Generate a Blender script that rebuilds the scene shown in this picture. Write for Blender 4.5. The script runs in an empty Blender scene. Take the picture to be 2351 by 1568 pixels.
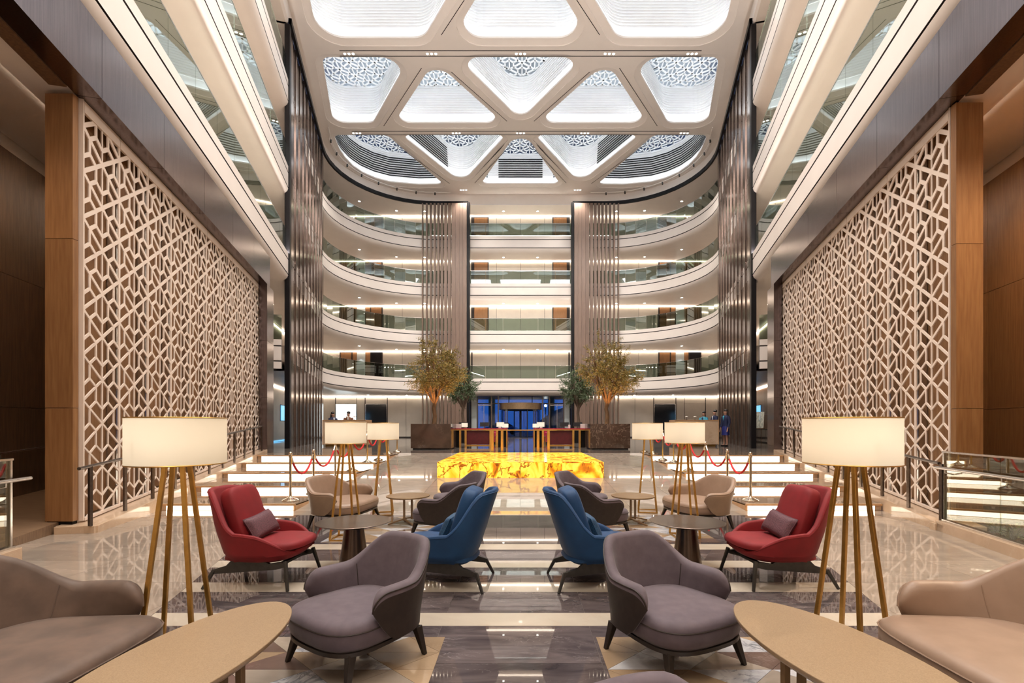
import bpy, math, random
from mathutils import Vector, Matrix
from mathutils.geometry import tessellate_polygon
sc = bpy.context.scene
COL = sc.collection
RN = random.Random(11)
PI = math.pi
# ---------------------------------------------------------------- camera, world, lights, exposure
cd = bpy.data.cameras.new('camera'); cam = bpy.data.objects.new('camera', cd); COL.objects.link(cam)
cam.location = (0, 0, 1.6); cam.rotation_euler = (PI/2, 0, 0)
cd.sensor_width = 36; cd.lens = 1110/2351*36
cd.shift_x = -19.5/2351; cd.shift_y = (978-784)/2351
cd.clip_end = 300; cd.clip_start = 0.05
sc.camera = cam
sc.view_settings.view_transform = 'Standard'; sc.view_settings.look = 'None'
sc.view_settings.gamma = 1; sc.view_settings.use_curve_mapping = False
sc.view_settings.exposure = 0.8
cy = sc.cycles
cy.use_denoising = True; cy.max_bounces = 6; cy.diffuse_bounces = 3; cy.glossy_bounces = 4
cy.use_adaptive_sampling = True; cy.adaptive_threshold = .08; cy.adaptive_min_samples = 16
cy.transparent_max_bounces = 10; cy.transmission_bounces = 4; cy.sample_clamp_indirect = 4.0
cy.caustics_reflective = False; cy.caustics_refractive = False
w = bpy.data.worlds.new('dusk'); sc.world = w; w.use_nodes = True
w.node_tree.nodes['Background'].inputs[0].default_value = (0.03, 0.13, 0.5, 1)
w.node_tree.nodes['Background'].inputs[1].default_value = 0.5

def area(name, loc, sx, sy, power, col=(1, .93, .85), rot=(0, 0, 0)):
    l = bpy.data.lights.new(name, 'AREA'); l.shape = 'RECTANGLE'; l.size = sx; l.size_y = sy
    l.energy = power; l.color = col
    o = bpy.data.objects.new(name, l); COL.objects.link(o); o.location = loc; o.rotation_euler = rot
    return o

def spot(name, loc, power, ang=100, col=(1, .86, .7), blend=.6, r=.06, rot=(0, 0, 0)):
    l = bpy.data.lights.new(name, 'SPOT'); l.energy = power; l.spot_size = math.radians(ang); l.spot_blend = blend
    l.color = col; l.shadow_soft_size = r
    o = bpy.data.objects.new(name, l); COL.objects.link(o); o.location = loc; o.rotation_euler = rot
    return o
# fill lamps added in the unseen coffers that go on over the lounge
for (x, y, sx, sy) in ((0, 6, 4, 4.5), (-4.2, 6, 2.6, 4.5), (4.2, 6, 2.6, 4.5), (0, 13, 5, 4.5), (-5.4, 13, 3.4, 4.5), (5.4, 13, 3.4, 4.5)):
    area('coffer_light', (x, y, 19.6), sx, sy, 20*sx*sy, (1, .95, .9))
for (x, y, sx, sy) in ((0, -1, 8, 5),):  # fill lamp added above and behind the camera
    area('lobby_ceiling_light', (x, y, 8.5), sx, sy, 260, (1, .9, .78))
# unseen strips added behind the copings to brighten soffits and great ceiling
for z in (8.92, 12.57, 16.22):
    for s in (-1, 1):
        area('coping_strip', (s*(4.466+.2613*11.5+.32), 11.5, z), .12, 19, 34, (1, .80, .64), (PI, 0, -s*math.atan(.2613)))
for z in (5.27, 8.92, 12.57, 16.22):
    area('coping_strip', (0, 37.55, z), 14, .12, 30, (1, .88, .74), (PI, 0, 0))
# unseen linear lamps added along the balcony copings to brighten the great ceiling
for s in (-1, 1):
    o = area('groove_uplight', (s*(4.466+.2613*14+.04), 14, 8.925), .08, 22, 600, (1, .94, .90))
    o.rotation_euler = (Matrix.Rotation(-s*math.atan(.2613), 4, 'Z') @ Matrix.Rotation(s*(PI-.95), 4, 'Y')).to_euler()
area('groove_uplight', (0, 37.26, 8.93), 14, .1, 110, (1, .92, .86), (PI-.35, 0, 0))
area('groove_uplight', (0, 37.22, 16.25), 14, .1, 80, (1, .94, .90), (PI-1.0, 0, 0))
# ---------------------------------------------------------------- materials
def newmat(name):
    m = bpy.data.materials.new(name); m.use_nodes = True
    nt = m.node_tree; b = nt.nodes['Principled BSDF']
    return m, nt, b

def nd(nt, t, **k):
    n = nt.nodes.new(t)
    for a, v in k.items():
        if a.startswith('i_'):
            key = a[2:]
            n.inputs[int(key) if key.isdigit() else key].default_value = v
        else: setattr(n, a, v)
    return n

def coords(nt, stretch=(1, 1, 1), obj=False, rnd=0.0):
    if obj:
        src = nd(nt, 'ShaderNodeTexCoord').outputs['Object']
    else:
        src = nd(nt, 'ShaderNodeNewGeometry').outputs['Position']
    mp = nd(nt, 'ShaderNodeMapping'); mp.inputs['Scale'].default_value = stretch
    nt.links.new(src, mp.inputs[0])
    if rnd:
        oi = nd(nt, 'ShaderNodeObjectInfo')
        mu = nd(nt, 'ShaderNodeVectorMath', operation='SCALE'); mu.inputs[0].default_value = (37., 19., 53.)
        nt.links.new(oi.outputs['Random'], mu.inputs['Scale'])
        nt.links.new(mu.outputs[0], mp.inputs['Location'])
    return mp.outputs[0]

def ramp(nt, fac, stops):
    r = nd(nt, 'ShaderNodeValToRGB')
    e = r.color_ramp.elements
    while len(e) < len(stops): e.new(.5)
    for i, (p, c) in enumerate(stops):
        e[i].position = p; e[i].color = (*c, 1)
    nt.links.new(fac, r.inputs[0])
    return r.outputs[0]

def pm(name, c1, c2=None, scale=6, stretch=(1, 1, 1), rough=.5, metal=0, bump=0, detail=4, rnd=0, tint=0, coat=0, sheen=0, obj=False, lo=.35, hi=.65, spec=.5, dist=0):
    m, nt, b = newmat(name)
    b.inputs['Roughness'].default_value = rough; b.inputs['Metallic'].default_value = metal
    b.inputs['Specular IOR Level'].default_value = spec
    if coat: b.inputs['Coat Weight'].default_value = coat; b.inputs['Coat Roughness'].default_value = .08
    if sheen: b.inputs['Sheen Weight'].default_value = sheen; b.inputs['Sheen Roughness'].default_value = .4
    if c2 is None: c2 = tuple(x*.9 for x in c1)
    v = coords(nt, stretch, obj, rnd)
    n = nd(nt, 'ShaderNodeTexNoise', i_Scale=scale, i_Detail=detail, i_Distortion=dist); nt.links.new(v, n.inputs['Vector'])
    col = ramp(nt, n.outputs[0], [(lo, c1), (hi, c2)])
    if tint:
        oi = nd(nt, 'ShaderNodeObjectInfo')
        mr = nd(nt, 'ShaderNodeMapRange'); mr.inputs[3].default_value = 1-tint; mr.inputs[4].default_value = 1+tint
        nt.links.new(oi.outputs['Random'], mr.inputs[0])
        hs = nd(nt, 'ShaderNodeHueSaturation'); nt.links.new(mr.outputs[0], hs.inputs['Value']); nt.links.new(col, hs.inputs['Color'])
        col = hs.outputs[0]
    nt.links.new(col, b.inputs['Base Color'])
    if bump:
        bp = nd(nt, 'ShaderNodeBump', i_Strength=bump, i_Distance=.01); nt.links.new(n.outputs[0], bp.inputs['Height']); nt.links.new(bp.outputs[0], b.inputs['Normal'])
    return m

def marble(name, c1, c2, vein, scale=1.5, vw=.03, rough=.06, vscale=2.2, vamt=.8, tint=.08, stretch=(1, 1, 1), spec=.5):
    m, nt, b = newmat(name)
    b.inputs['Roughness'].default_value = rough; b.inputs['Specular IOR Level'].default_value = spec
    v = coords(nt, stretch, False, 1)
    n = nd(nt, 'ShaderNodeTexNoise', i_Scale=scale, i_Detail=6, i_Distortion=1.2); nt.links.new(v, n.inputs['Vector'])
    base = ramp(nt, n.outputs[0], [(.3, c1), (.7, c2)])
    n2 = nd(nt, 'ShaderNodeTexNoise', i_Scale=vscale, i_Detail=5, i_Distortion=2.0, i_Roughness=.6); nt.links.new(v, n2.inputs['Vector'])
    s = nd(nt, 'ShaderNodeMath', operation='SUBTRACT', i_1=.5); nt.links.new(n2.outputs[0], s.inputs[0])
    a = nd(nt, 'ShaderNodeMath', operation='ABSOLUTE'); nt.links.new(s.outputs[0], a.inputs[0])
    mr = nd(nt, 'ShaderNodeMapRange'); mr.inputs[2].default_value = vw; mr.inputs[3].default_value = vamt; mr.inputs[4].default_value = 0
    nt.links.new(a.outputs[0], mr.inputs[0])
    n3 = nd(nt, 'ShaderNodeTexNoise', i_Scale=scale*.7, i_Detail=2); nt.links.new(v, n3.inputs['Vector'])
    mk = nd(nt, 'ShaderNodeMapRange'); mk.inputs[1].default_value = .45; mk.inputs[2].default_value = .65; nt.links.new(n3.outputs[0], mk.inputs[0])
    mm = nd(nt, 'ShaderNodeMath', operation='MULTIPLY'); nt.links.new(mr.outputs[0], mm.inputs[0]); nt.links.new(mk.outputs[0], mm.inputs[1])
    mx = nd(nt, 'ShaderNodeMix', data_type='RGBA'); nt.links.new(mm.outputs[0], mx.inputs[0]); nt.links.new(base, mx.inputs[6]); mx.inputs[7].default_value = (*vein, 1)
    oi = nd(nt, 'ShaderNodeObjectInfo')
    m2 = nd(nt, 'ShaderNodeMapRange'); m2.inputs[3].default_value = 1-tint; m2.inputs[4].default_value = 1+tint; nt.links.new(oi.outputs['Random'], m2.inputs[0])
    hs = nd(nt, 'ShaderNodeHueSaturation'); nt.links.new(m2.outputs[0], hs.inputs['Value']); nt.links.new(mx.outputs[2], hs.inputs['Color'])
    nt.links.new(hs.outputs[0], b.inputs['Base Color'])
    return m

def em(name, col, st, base=(.8, .8, .8)):
    m, nt, b = newmat(name)
    b.inputs['Base Color'].default_value = (*base, 1); b.inputs['Emission Color'].default_value = (*col, 1); b.inputs['Emission Strength'].default_value = st
    return m

def glass(name, tint=(.86, .92, .89), refl=(.07, .75), gc=(.9, .95, .95)):
    m = bpy.data.materials.new(name); m.use_nodes = True; nt = m.node_tree; nt.nodes.clear()
    o = nd(nt, 'ShaderNodeOutputMaterial'); mx = nd(nt, 'ShaderNodeMixShader')
    t = nd(nt, 'ShaderNodeBsdfTransparent'); t.inputs[0].default_value = (*tint, 1)
    g = nd(nt, 'ShaderNodeBsdfGlossy'); g.inputs[0].default_value = (*gc, 1); g.inputs['Roughness'].default_value = .0
    lw = nd(nt, 'ShaderNodeLayerWeight', i_Blend=.28)
    mr = nd(nt, 'ShaderNodeMapRange'); mr.inputs[3].default_value = refl[0]; mr.inputs[4].default_value = refl[1]
    nt.links.new(lw.outputs['Facing'], mr.inputs[0]); nt.links.new(mr.outputs[0], mx.inputs[0])
    nt.links.new(t.outputs[0], mx.inputs[1]); nt.links.new(g.outputs[0], mx.inputs[2]); nt.links.new(mx.outputs[0], o.inputs[0])
    return m

M = {}
M['plaster'] = pm('plaster', (.88, .81, .755), (.86, .79, .735), 2, rough=.55)
M['fascia'] = pm('fascia', (.85, .775, .715), (.82, .745, .685), 1.2, rough=.38)
M['soffit'] = pm('soffit', (.78, .68, .59), (.75, .65, .56), 1.5, rough=.6)
M['coffer'] = pm('coffer', (.93, .93, .93), (.9, .9, .91), 2, rough=.5)
M['wallpanel'] = pm('wallpanel', (.66, .60, .52), (.62, .56, .49), 2, rough=.5, tint=.05)
M['joint'] = pm('joint', (.022, .015, .013), rough=.6)
M['black'] = pm('black', (.007, .006, .007), rough=.4, spec=.2)
M['bronze'] = pm('bronze', (.235, .192, .192), (.19, .155, .158), 40, (1, 1, .03), rough=.2, metal=1, detail=3, tint=.06)
M['fin'] = pm('fin', (.215, .155, .13), (.16, .115, .096), 30, (1, 1, .05), rough=.17, metal=.9, tint=.12)
M['finw'] = pm('finw', (.215, .143, .108), (.17, .112, .084), 30, (1, 1, .05), rough=.4, metal=.15, tint=.12)
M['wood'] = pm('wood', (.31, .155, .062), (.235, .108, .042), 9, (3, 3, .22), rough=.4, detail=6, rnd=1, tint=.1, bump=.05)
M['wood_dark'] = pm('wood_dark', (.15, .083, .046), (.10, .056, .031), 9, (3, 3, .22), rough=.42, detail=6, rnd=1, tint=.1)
M['wood_floor'] = pm('wood_floor', (.26, .165, .10), (.18, .11, .065), 8, (.35, 5, 1), rough=.4, detail=5)
M['wood_back'] = pm('wood_back', (.34, .18, .08), (.27, .135, .058), 8, (3, 3, .3), rough=.5, detail=5)
M['lattice'] = pm('lattice', (.82, .68, .58), (.78, .65, .55), 3, rough=.4)
M['door'] = pm('door', (.34, .17, .07), (.27, .13, .052), 9, (3, 3, .25), rough=.45, detail=5, rnd=1)
M['stone'] = marble('stone', (.395, .325, .262), (.30, .246, .198), (.52, .44, .36), 1.2, .02, .018, 1.3, .5, .07, (1, 2.5, 1), .8)
M['curb'] = marble('curb', (.62, .45, .31), (.52, .37, .25), (.72, .56, .42), 1.6, .02, .12, 1.5, .5, .05)
M['floor2'] = marble('floor2', (.22, .19, .165), (.17, .145, .125), (.6, .54, .48), .9, .02, .07, 1.1, .5, .06, (1, 2.5, 1))
M['dark'] = marble('dark', (.048, .038, .040), (.135, .108, .106), (.42, .37, .36), 2.6, .012, .02, 2.2, .55, .2, (.7, 2.4, 1))
M['cream'] = marble('cream', (.56, .49, .40), (.48, .415, .335), (.5, .4, .3), 1.6, .02, .025, 1.6, .4, .05)
M['tan'] = marble('tan', (.38, .27, .17), (.29, .20, .125), (.48, .37, .26), 2, .02, .08, 2, .4, .1)
M['brown'] = marble('brown', (.17, .11, .088), (.12, .078, .064), (.3, .23, .2), 3, .02, .08, 3, .4, .15)
M['white'] = marble('white', (.56, .55, .56), (.38, .38, .41), (.09, .10, .12), 5, .05, .08, 4, .8, .06)
M['stairtop'] = marble('stairtop', (.34, .25, .18), (.26, .19, .135), (.3, .24, .2), 1.5, .02, .03, 1.5, .5, .05)
M['stairside'] = pm('stairside', (.62, .37, .19), (.54, .31, .15), 6, rough=.3)
M['emperador'] = marble('emperador', (.055, .032, .022), (.10, .06, .042), (.42, .30, .22), 1.3, .012, .1, 1.6, .9, .05)
M['grout'] = pm('grout', (.16, .13, .11), rough=.5)
M['grass'] = pm('pale_gravel', (.7, .68, .64), rough=.8)
M['steel'] = pm('steel', (.62, .60, .58), (.55, .53, .51), 30, rough=.22, metal=1)
M['steel_dark'] = pm('steel_dark', (.20, .17, .15), (.16, .135, .12), 30, rough=.3, metal=1)
M['brass'] = pm('brass', (.60, .34, .09), (.52, .29, .07), 20, rough=.3, metal=.9)
M['gold'] = pm('gold', (.80, .50, .16), (.72, .44, .13), 20, rough=.22, metal=1)
M['chrome'] = pm('chrome', (.75, .66, .52), (.7, .6, .47), 10, rough=.12, metal=1)
M['grey'] = pm('grey_fabric', (.120, .091, .107), (.096, .072, .086), 14, rough=.75, sheen=.2, bump=.05)
M['greyleather'] = pm('grey_leather', (.036, .026, .022), (.029, .021, .018), 20, rough=.5, spec=.3)
M['taupe'] = pm('taupe_velvet', (.150, .096, .070), (.098, .063, .046), 7, rough=.6, sheen=.2, detail=7)
M['beige'] = pm('beige_leather', (.335, .225, .16), (.30, .20, .14), 8, rough=.42)
M['tanleather'] = pm('tan_leather', (.27, .18, .115), (.235, .155, .10), 8, rough=.42)
M['red'] = pm('red_velvet', (.225, .004, .008), (.185, .003, .006), 6, rough=.7, sheen=.04)
M['blue'] = pm('blue_velvet', (.004, .052, .155), (.003, .040, .125), 6, rough=.65, sheen=.08)
M['plum'] = pm('plum_weave', (.16, .06, .075), (.07, .028, .036), 160, rough=.6, bump=.4, detail=1, obj=True)
M['bluepillow'] = pm('blue_weave', (.03, .11, .22), (.01, .03, .075), 140, rough=.6, bump=.4, detail=1, obj=True)
M['darkwood'] = pm('darkwood', (.025, .018, .014), rough=.35)
M['gunmetal'] = pm('gunmetal', (.075, .07, .065), (.06, .056, .052), 20, rough=.38, metal=.7)
M['quartz'] = pm('quartz', (.37, .262, .16), (.29, .20, .12), 220, rough=.28, detail=2)
M['oxide'] = pm('oxide', (.17, .125, .10), (.11, .08, .065), 5, (1, 1, .2), rough=.26, metal=.9)
M['bronze_top'] = pm('bronze_top', (.30, .20, .11), (.25, .16, .085), 8, rough=.38, metal=.35)
M['shade'] = em('lamp_shade', (1, .86, .68), .44, (.42, .38, .32))
def shade_mat():
    m = bpy.data.materials.new('lamp_shade'); m.use_nodes = True; nt = m.node_tree; nt.nodes.clear()
    o = nd(nt, 'ShaderNodeOutputMaterial'); mx = nd(nt, 'ShaderNodeMixShader'); mx.inputs[0].default_value = .62
    d = nd(nt, 'ShaderNodeBsdfDiffuse'); d.inputs[0].default_value = (.62, .55, .46, 1)
    t = nd(nt, 'ShaderNodeBsdfTranslucent'); t.inputs[0].default_value = (.95, .86, .70, 1)
    nt.links.new(d.outputs[0], mx.inputs[1]); nt.links.new(t.outputs[0], mx.inputs[2]); nt.links.new(mx.outputs[0], o.inputs[0])
    return m
M['shade_cloth'] = shade_mat()
M['shade_in'] = em('lamp_inner', (1, .68, .30), 1.6, (.9, .85, .75))
M['led'] = em('led', (.90, .96, 1), 9.0)
M['cove'] = em('cove', (1, .84, .68), 5)
M['riser'] = em('riser', (1, .86, .68), 3.2)
M['trayled'] = em('trayled', (1, .80, .6), 24)
M['roofc'] = pm('roofc', (.5, .54, .58), rough=.7)
M['lens'] = em('lens', (1, .93, .82), 14)
M['tv_white'] = em('tv_white', (.86, .98, 1), 1.5)
M['tv_blue'] = em('tv_blue', (.10, .42, .75), .9)
M['tv_off'] = pm('tv_off', (.025, .03, .038), rough=.1)
M['niche'] = pm('niche', (.60, .66, .66), (.55, .6, .61), 3, rough=.4)
M['rope'] = pm('rope', (.72, .010, .014), (.58, .007, .010), 60, rough=.6)
M['burgundy'] = pm('burgundy', (.12, .008, .012), (.09, .006, .009), 8, rough=.5)
M['redtop'] = pm('redtop', (.45, .01, .03), rough=.35)
M['magenta'] = pm('magenta', (.42, .015, .06), rough=.55)
M['paper'] = pm('paper', (.8, .8, .78), rough=.6)
M['art'] = pm('art', (.62, .65, .62), (.18, .23, .24), 7, (6, 6, 1.2), rough=.4, detail=6, dist=1)
M['bark'] = pm('bark', (.22, .12, .055), (.13, .07, .035), 20, (1, 1, .3), rough=.85, bump=.4)
M['bark2'] = pm('bark2', (.16, .11, .075), (.1, .07, .05), 20, (1, 1, .3), rough=.85, bump=.4)
M['skin'] = pm('skin', (.42, .22, .15), rough=.55)
M['hair'] = pm('hair', (.012, .009, .008), rough=.45)
M['navy'] = pm('navy', (.008, .014, .06), rough=.7)
M['royal'] = pm('royal', (.012, .018, .16), rough=.65)
M['teal'] = pm('teal', (.04, .32, .46), rough=.6)
M['rust'] = pm('rust', (.22, .085, .045), rough=.7)
M['shirt'] = pm('shirt', (.7, .7, .7), rough=.7)
M['asphalt'] = pm('asphalt', (.05, .06, .09), (.03, .035, .05), 5, rough=.6)
M['hill'] = pm('hill', (.05, .05, .04), (.10, .11, .10), 2, rough=.9)
M['soil'] = pm('soil', (.03, .022, .015), rough=.9)
M['carpaint'] = pm('carpaint', (.05, .15, .4), rough=.2)
M['glass'] = glass('balcony_glass', (.50, .57, .52), (.09, .62))
M['glass_side'] = glass('side_glass', (.62, .68, .62), (.16, .62))
M['glass_clear'] = glass('entrance_glass', (.80, .88, .95), (.06, .5))
M['glass_brown'] = glass('balustrade_glass', (.80, .78, .66), (.08, .36))

def leafmat(name, stops):
    m, nt, b = newmat(name)
    g = nd(nt, 'ShaderNodeNewGeometry')
    c = ramp(nt, g.outputs['Random Per Island'], stops)
    nt.links.new(c, b.inputs['Base Color']); b.inputs['Roughness'].default_value = .5
    return m
M['olive'] = leafmat('olive_leaf', [(0, (.09, .10, .02)), (.3, (.22, .18, .04)), (.75, (.40, .25, .055)), (1, (.32, .30, .12))])
M['green'] = leafmat('green_leaf', [(0, (.03, .07, .02)), (.5, (.09, .13, .06)), (1, (.2, .25, .14))])
M['fern'] = leafmat('fern_leaf', [(0, (.012, .05, .012)), (.6, (.03, .11, .025)), (1, (.2, .3, .06))])
def onyx():
    m, nt, b = newmat('onyx')
    v = coords(nt, (1.5, 1, 1.2), False, 1)
    n = nd(nt, 'ShaderNodeTexNoise', i_Scale=.85, i_Detail=5, i_Distortion=2.2, i_Roughness=.5); nt.links.new(v, n.inputs['Vector'])
    c = ramp(nt, n.outputs[0], [(.28, (.10, .02, .0)), (.37, (.6, .16, .004)), (.44, (1, .45, .015)), (.54, (1, .68, .08)), (.68, (1, .45, .015)), (.8, (.6, .16, .004))])
    n2 = nd(nt, 'ShaderNodeTexNoise', i_Scale=.7, i_Detail=6, i_Distortion=2.6, i_Roughness=.55); nt.links.new(v, n2.inputs['Vector'])
    sb = nd(nt, 'ShaderNodeMath', operation='SUBTRACT', i_1=.5); nt.links.new(n2.outputs[0], sb.inputs[0])
    ab = nd(nt, 'ShaderNodeMath', operation='ABSOLUTE'); nt.links.new(sb.outputs[0], ab.inputs[0])
    vm = ramp(nt, ab.outputs[0], [(0, (.06, .015, .0)), (.010, (.4, .16, .04)), (.026, (1, 1, 1))])
    mu = nd(nt, 'ShaderNodeMix', data_type='RGBA', blend_type='MULTIPLY'); mu.inputs[0].default_value = 1; nt.links.new(c, mu.inputs[6]); nt.links.new(vm, mu.inputs[7]); c = mu.outputs[2]
    nt.links.new(c, b.inputs['Emission Color']); b.inputs['Emission Strength'].default_value = .85
    b.inputs['Base Color'].default_value = (.25, .1, .02, 1); b.inputs['Roughness'].default_value = .12
    return m
M['onyx'] = onyx()
# ---------------------------------------------------------------- mesh helpers
class MB:
    def __init__(s): s.v = []; s.f = []; s.m = []
    def add(s, vs, fs, m=0):
        b = len(s.v); s.v += [tuple(p) for p in vs]; s.f += [tuple(i+b for i in f) for f in fs]; s.m += [m]*len(fs); return s
    def box(s, x0, y0, z0, x1, y1, z1, m=0):
        return s.hexa([(x0, y0, z0), (x1, y0, z0), (x1, y1, z0), (x0, y1, z0), (x0, y0, z1), (x1, y0, z1), (x1, y1, z1), (x0, y1, z1)], m)
    def hexa(s, p, m=0):
        return s.add(p, [(0, 3, 2, 1), (4, 5, 6, 7), (0, 1, 5, 4), (1, 2, 6, 5), (2, 3, 7, 6), (3, 0, 4, 7)], m)
    def bar(s, p, q, a, b, up=(0, 0, 1), a2=None, b2=None, m=0):
        p = Vector(p); q = Vector(q); d = (q-p).normalized(); up = Vector(up)
        if abs(d.dot(up)) > .98: up = Vector((0, 1, 0))
        x = d.cross(up).normalized(); y = x.cross(d).normalized()
        a2 = a if a2 is None else a2; b2 = b if b2 is None else b2
        r = []
        for c, aa, bb in ((p, a, b), (q, a2, b2)):
            r += [c-x*aa/2-y*bb/2, c+x*aa/2-y*bb/2, c+x*aa/2+y*bb/2, c-x*aa/2+y*bb/2]
        return s.hexa(r, m)
    def loft(s, rings, caps=True, closed=True, m=0):
        n = len(rings[0]); vs = [p for r in rings for p in r]; fs = []
        for i in range(len(rings)-1):
            for j in range(n if closed else n-1):
                k = (j+1) % n
                fs.append((i*n+j, i*n+k, (i+1)*n+k, (i+1)*n+j))
        if caps:
            fs.append(tuple(range(n-1, -1, -1))); fs.append(tuple((len(rings)-1)*n+j for j in range(n)))
        return s.add(vs, fs, m)
    def tube(s, pts, r, n=8, m=0, caps=True):
        pts = [Vector(p) for p in pts]; rings = []; x = None
        for i, p in enumerate(pts):
            d = (pts[min(i+1, len(pts)-1)]-pts[max(i-1, 0)]).normalized()
            if x is None:
                u = Vector((0, 0, 1)) if abs(d.z) < .9 else Vector((1, 0, 0))
                x = d.cross(u).normalized()
            else: x = (x-d*x.dot(d)).normalized()
            y = d.cross(x)
            rr = r[i] if isinstance(r, (list, tuple)) else r
            rings.append([p+(x*math.cos(t)+y*math.sin(t))*rr for t in [2*PI*k/n for k in range(n)]])
        return s.loft(rings, caps, m=m)
    def lathe(s, prof, n=24, c=(0, 0, 0), m=0, caps=True):
        rings = [[(c[0]+r*math.cos(2*PI*k/n), c[1]+r*math.sin(2*PI*k/n), c[2]+z) for k in range(n)] for r, z in prof]
        return s.loft(rings, caps, m=m)
    def prism(s, poly, z0, z1, m=0):
        f0 = z0 if callable(z0) else (lambda x, y: z0); f1 = z1 if callable(z1) else (lambda x, y: z1)
        return s.loft([[(x, y, f0(x, y)) for x, y in poly], [(x, y, f1(x, y)) for x, y in poly]], True, m=m)
    def ellip(s, c, r, nu=16, nv=10, e1=1., e2=1., m=0, rot=None):
        def pw(a, e): return math.copysign(abs(a)**e, a)
        rings = []
        for i in range(nv+1):
            t = -PI/2+PI*i/nv; t = max(-PI/2+.02, min(PI/2-.02, t))
            ring = []
            for k in range(nu):
                u = 2*PI*k/nu
                p = Vector((r[0]*pw(math.cos(t), e1)*pw(math.cos(u), e2), r[1]*pw(math.cos(t), e1)*pw(math.sin(u), e2), r[2]*pw(math.sin(t), e1)))
                if rot is not None: p = rot @ p
                ring.append(p+Vector(c))
            rings.append(ring)
        return s.loft(rings, True, m=m)
    def build(s, name, mats, parent=None, smooth=None, bev=0, mirror=False, bseg=2):
        me = bpy.data.meshes.new(name)
        v = s.v; f = s.f
        if mirror: v = [(-x, y, z) for x, y, z in v]; f = [t[::-1] for t in f]
        me.from_pydata(v, [], f)
        if not isinstance(mats, (list, tuple)): mats = [mats]
        for k in mats: me.materials.append(M[k])
        if len(mats) > 1: me.polygons.foreach_set('material_index', s.m)
        if smooth is not None:
            me.polygons.foreach_set('use_smooth', [True]*len(f))
            me.set_sharp_from_angle(angle=math.radians(smooth))
        me.validate()
        o = bpy.data.objects.new(name, me); COL.objects.link(o)
        if parent is not None: o.parent = parent
        if bev:
            b = o.modifiers.new('bevel', 'BEVEL'); b.width = bev; b.segments = bseg; b.limit_method = 'ANGLE'
            b.harden_normals = False
        return o

def empty(name, loc=(0, 0, 0), rz=0, label=None, cat=None, group=None, kind=None):
    o = bpy.data.objects.new(name, None); COL.objects.link(o); o.location = loc; o.rotation_euler = (0, 0, rz)
    o.empty_display_size = .1
    return tag(o, label, cat, group, kind)

def tag(o, label=None, cat=None, group=None, kind=None):
    if label: o['label'] = label
    if cat: o['category'] = cat
    if group: o['group'] = group
    if kind: o['kind'] = kind
    return o

def copy_tree(o, parent=None):
    c = o.copy(); COL.objects.link(c)
    if parent is not None: c.parent = parent
    for ch in list(o.children): copy_tree(ch, c)
    return c

def clip(poly, a, b, c):
    """keep a*x+b*y<=c"""
    out = []
    for i in range(len(poly)):
        p, q = poly[i], poly[(i+1) % len(poly)]
        dp = a*p[0]+b*p[1]-c; dq = a*q[0]+b*q[1]-c
        if dp <= 0: out.append(p)
        if dp*dq < 0:
            t = dp/(dp-dq); out.append((p[0]+(q[0]-p[0])*t, p[1]+(q[1]-p[1])*t))
    return out

def parea(p):
    return .5*sum(p[i][0]*p[(i+1) % len(p)][1]-p[(i+1) % len(p)][0]*p[i][1] for i in range(len(p)))

def shrink(poly, g):
    """convex inset: each edge moved in by g"""
    if parea(poly) < 0: poly = poly[::-1]
    out = poly
    n = len(poly)
    for i in range(n):
        (x0, y0), (x1, y1) = poly[i], poly[(i+1) % n]
        L = math.hypot(x1-x0, y1-y0)
        if L < 1e-6: continue
        nx, ny = (y1-y0)/L, -(x1-x0)/L
        out = clip(out, nx, ny, nx*x0+ny*y0-g)
        if len(out) < 3: return []
    return out

def fillet(poly, r, n=6):
    out = []
    N = len(poly)
    for i in range(N):
        p = Vector(poly[i]); a = Vector(poly[i-1]); b = Vector(poly[(i+1) % N])
        u = (a-p); v = (b-p); lu, lv = u.length, v.length; u.normalize(); v.normalize()
        ang = u.angle(v)
        if ang > 2.7: out.append(tuple(p)); continue
        rr = r[i] if isinstance(r, (list, tuple)) else r
        t = min(rr/math.tan(ang/2), lu*.47, lv*.47); rr = t*math.tan(ang/2)
        c = p+(u+v).normalized()*(rr/math.sin(ang/2))
        s0 = p+u*t-c; s1 = p+v*t-c
        a0 = math.atan2(s0.y, s0.x); a1 = math.atan2(s1.y, s1.x); d = (a1-a0+PI) % (2*PI)-PI
        for k in range(n+1):
            th = a0+d*k/n; out.append((c.x+rr*math.cos(th), c.y+rr*math.sin(th)))
    return out

def offset(poly, d):
    """outward offset of a closed polygon by d (vertex normals)"""
    if parea(poly) < 0: poly = poly[::-1]
    N = len(poly); out = []
    for i in range(N):
        p = Vector(poly[i]); a = Vector(poly[i-1]); b = Vector(poly[(i+1) % N])
        n1 = Vector((p.y-a.y, a.x-p.x)).normalized(); n2 = Vector((b.y-p.y, p.x-b.x)).normalized()
        n = (n1+n2)
        if n.length < 1e-6: n = n1
        n.normalize(); c = max(.4, n.dot(n1)); out.append(tuple(p+n*(d/c)))
    return out

ORD = ['first', 'second', 'third', 'fourth', 'fifth', 'sixth', 'seventh', 'eighth', 'ninth', 'tenth', 'eleventh', 'twelfth', 'thirteenth', 'fourteenth']
SN = {-1: 'left', 1: 'right'}
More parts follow.
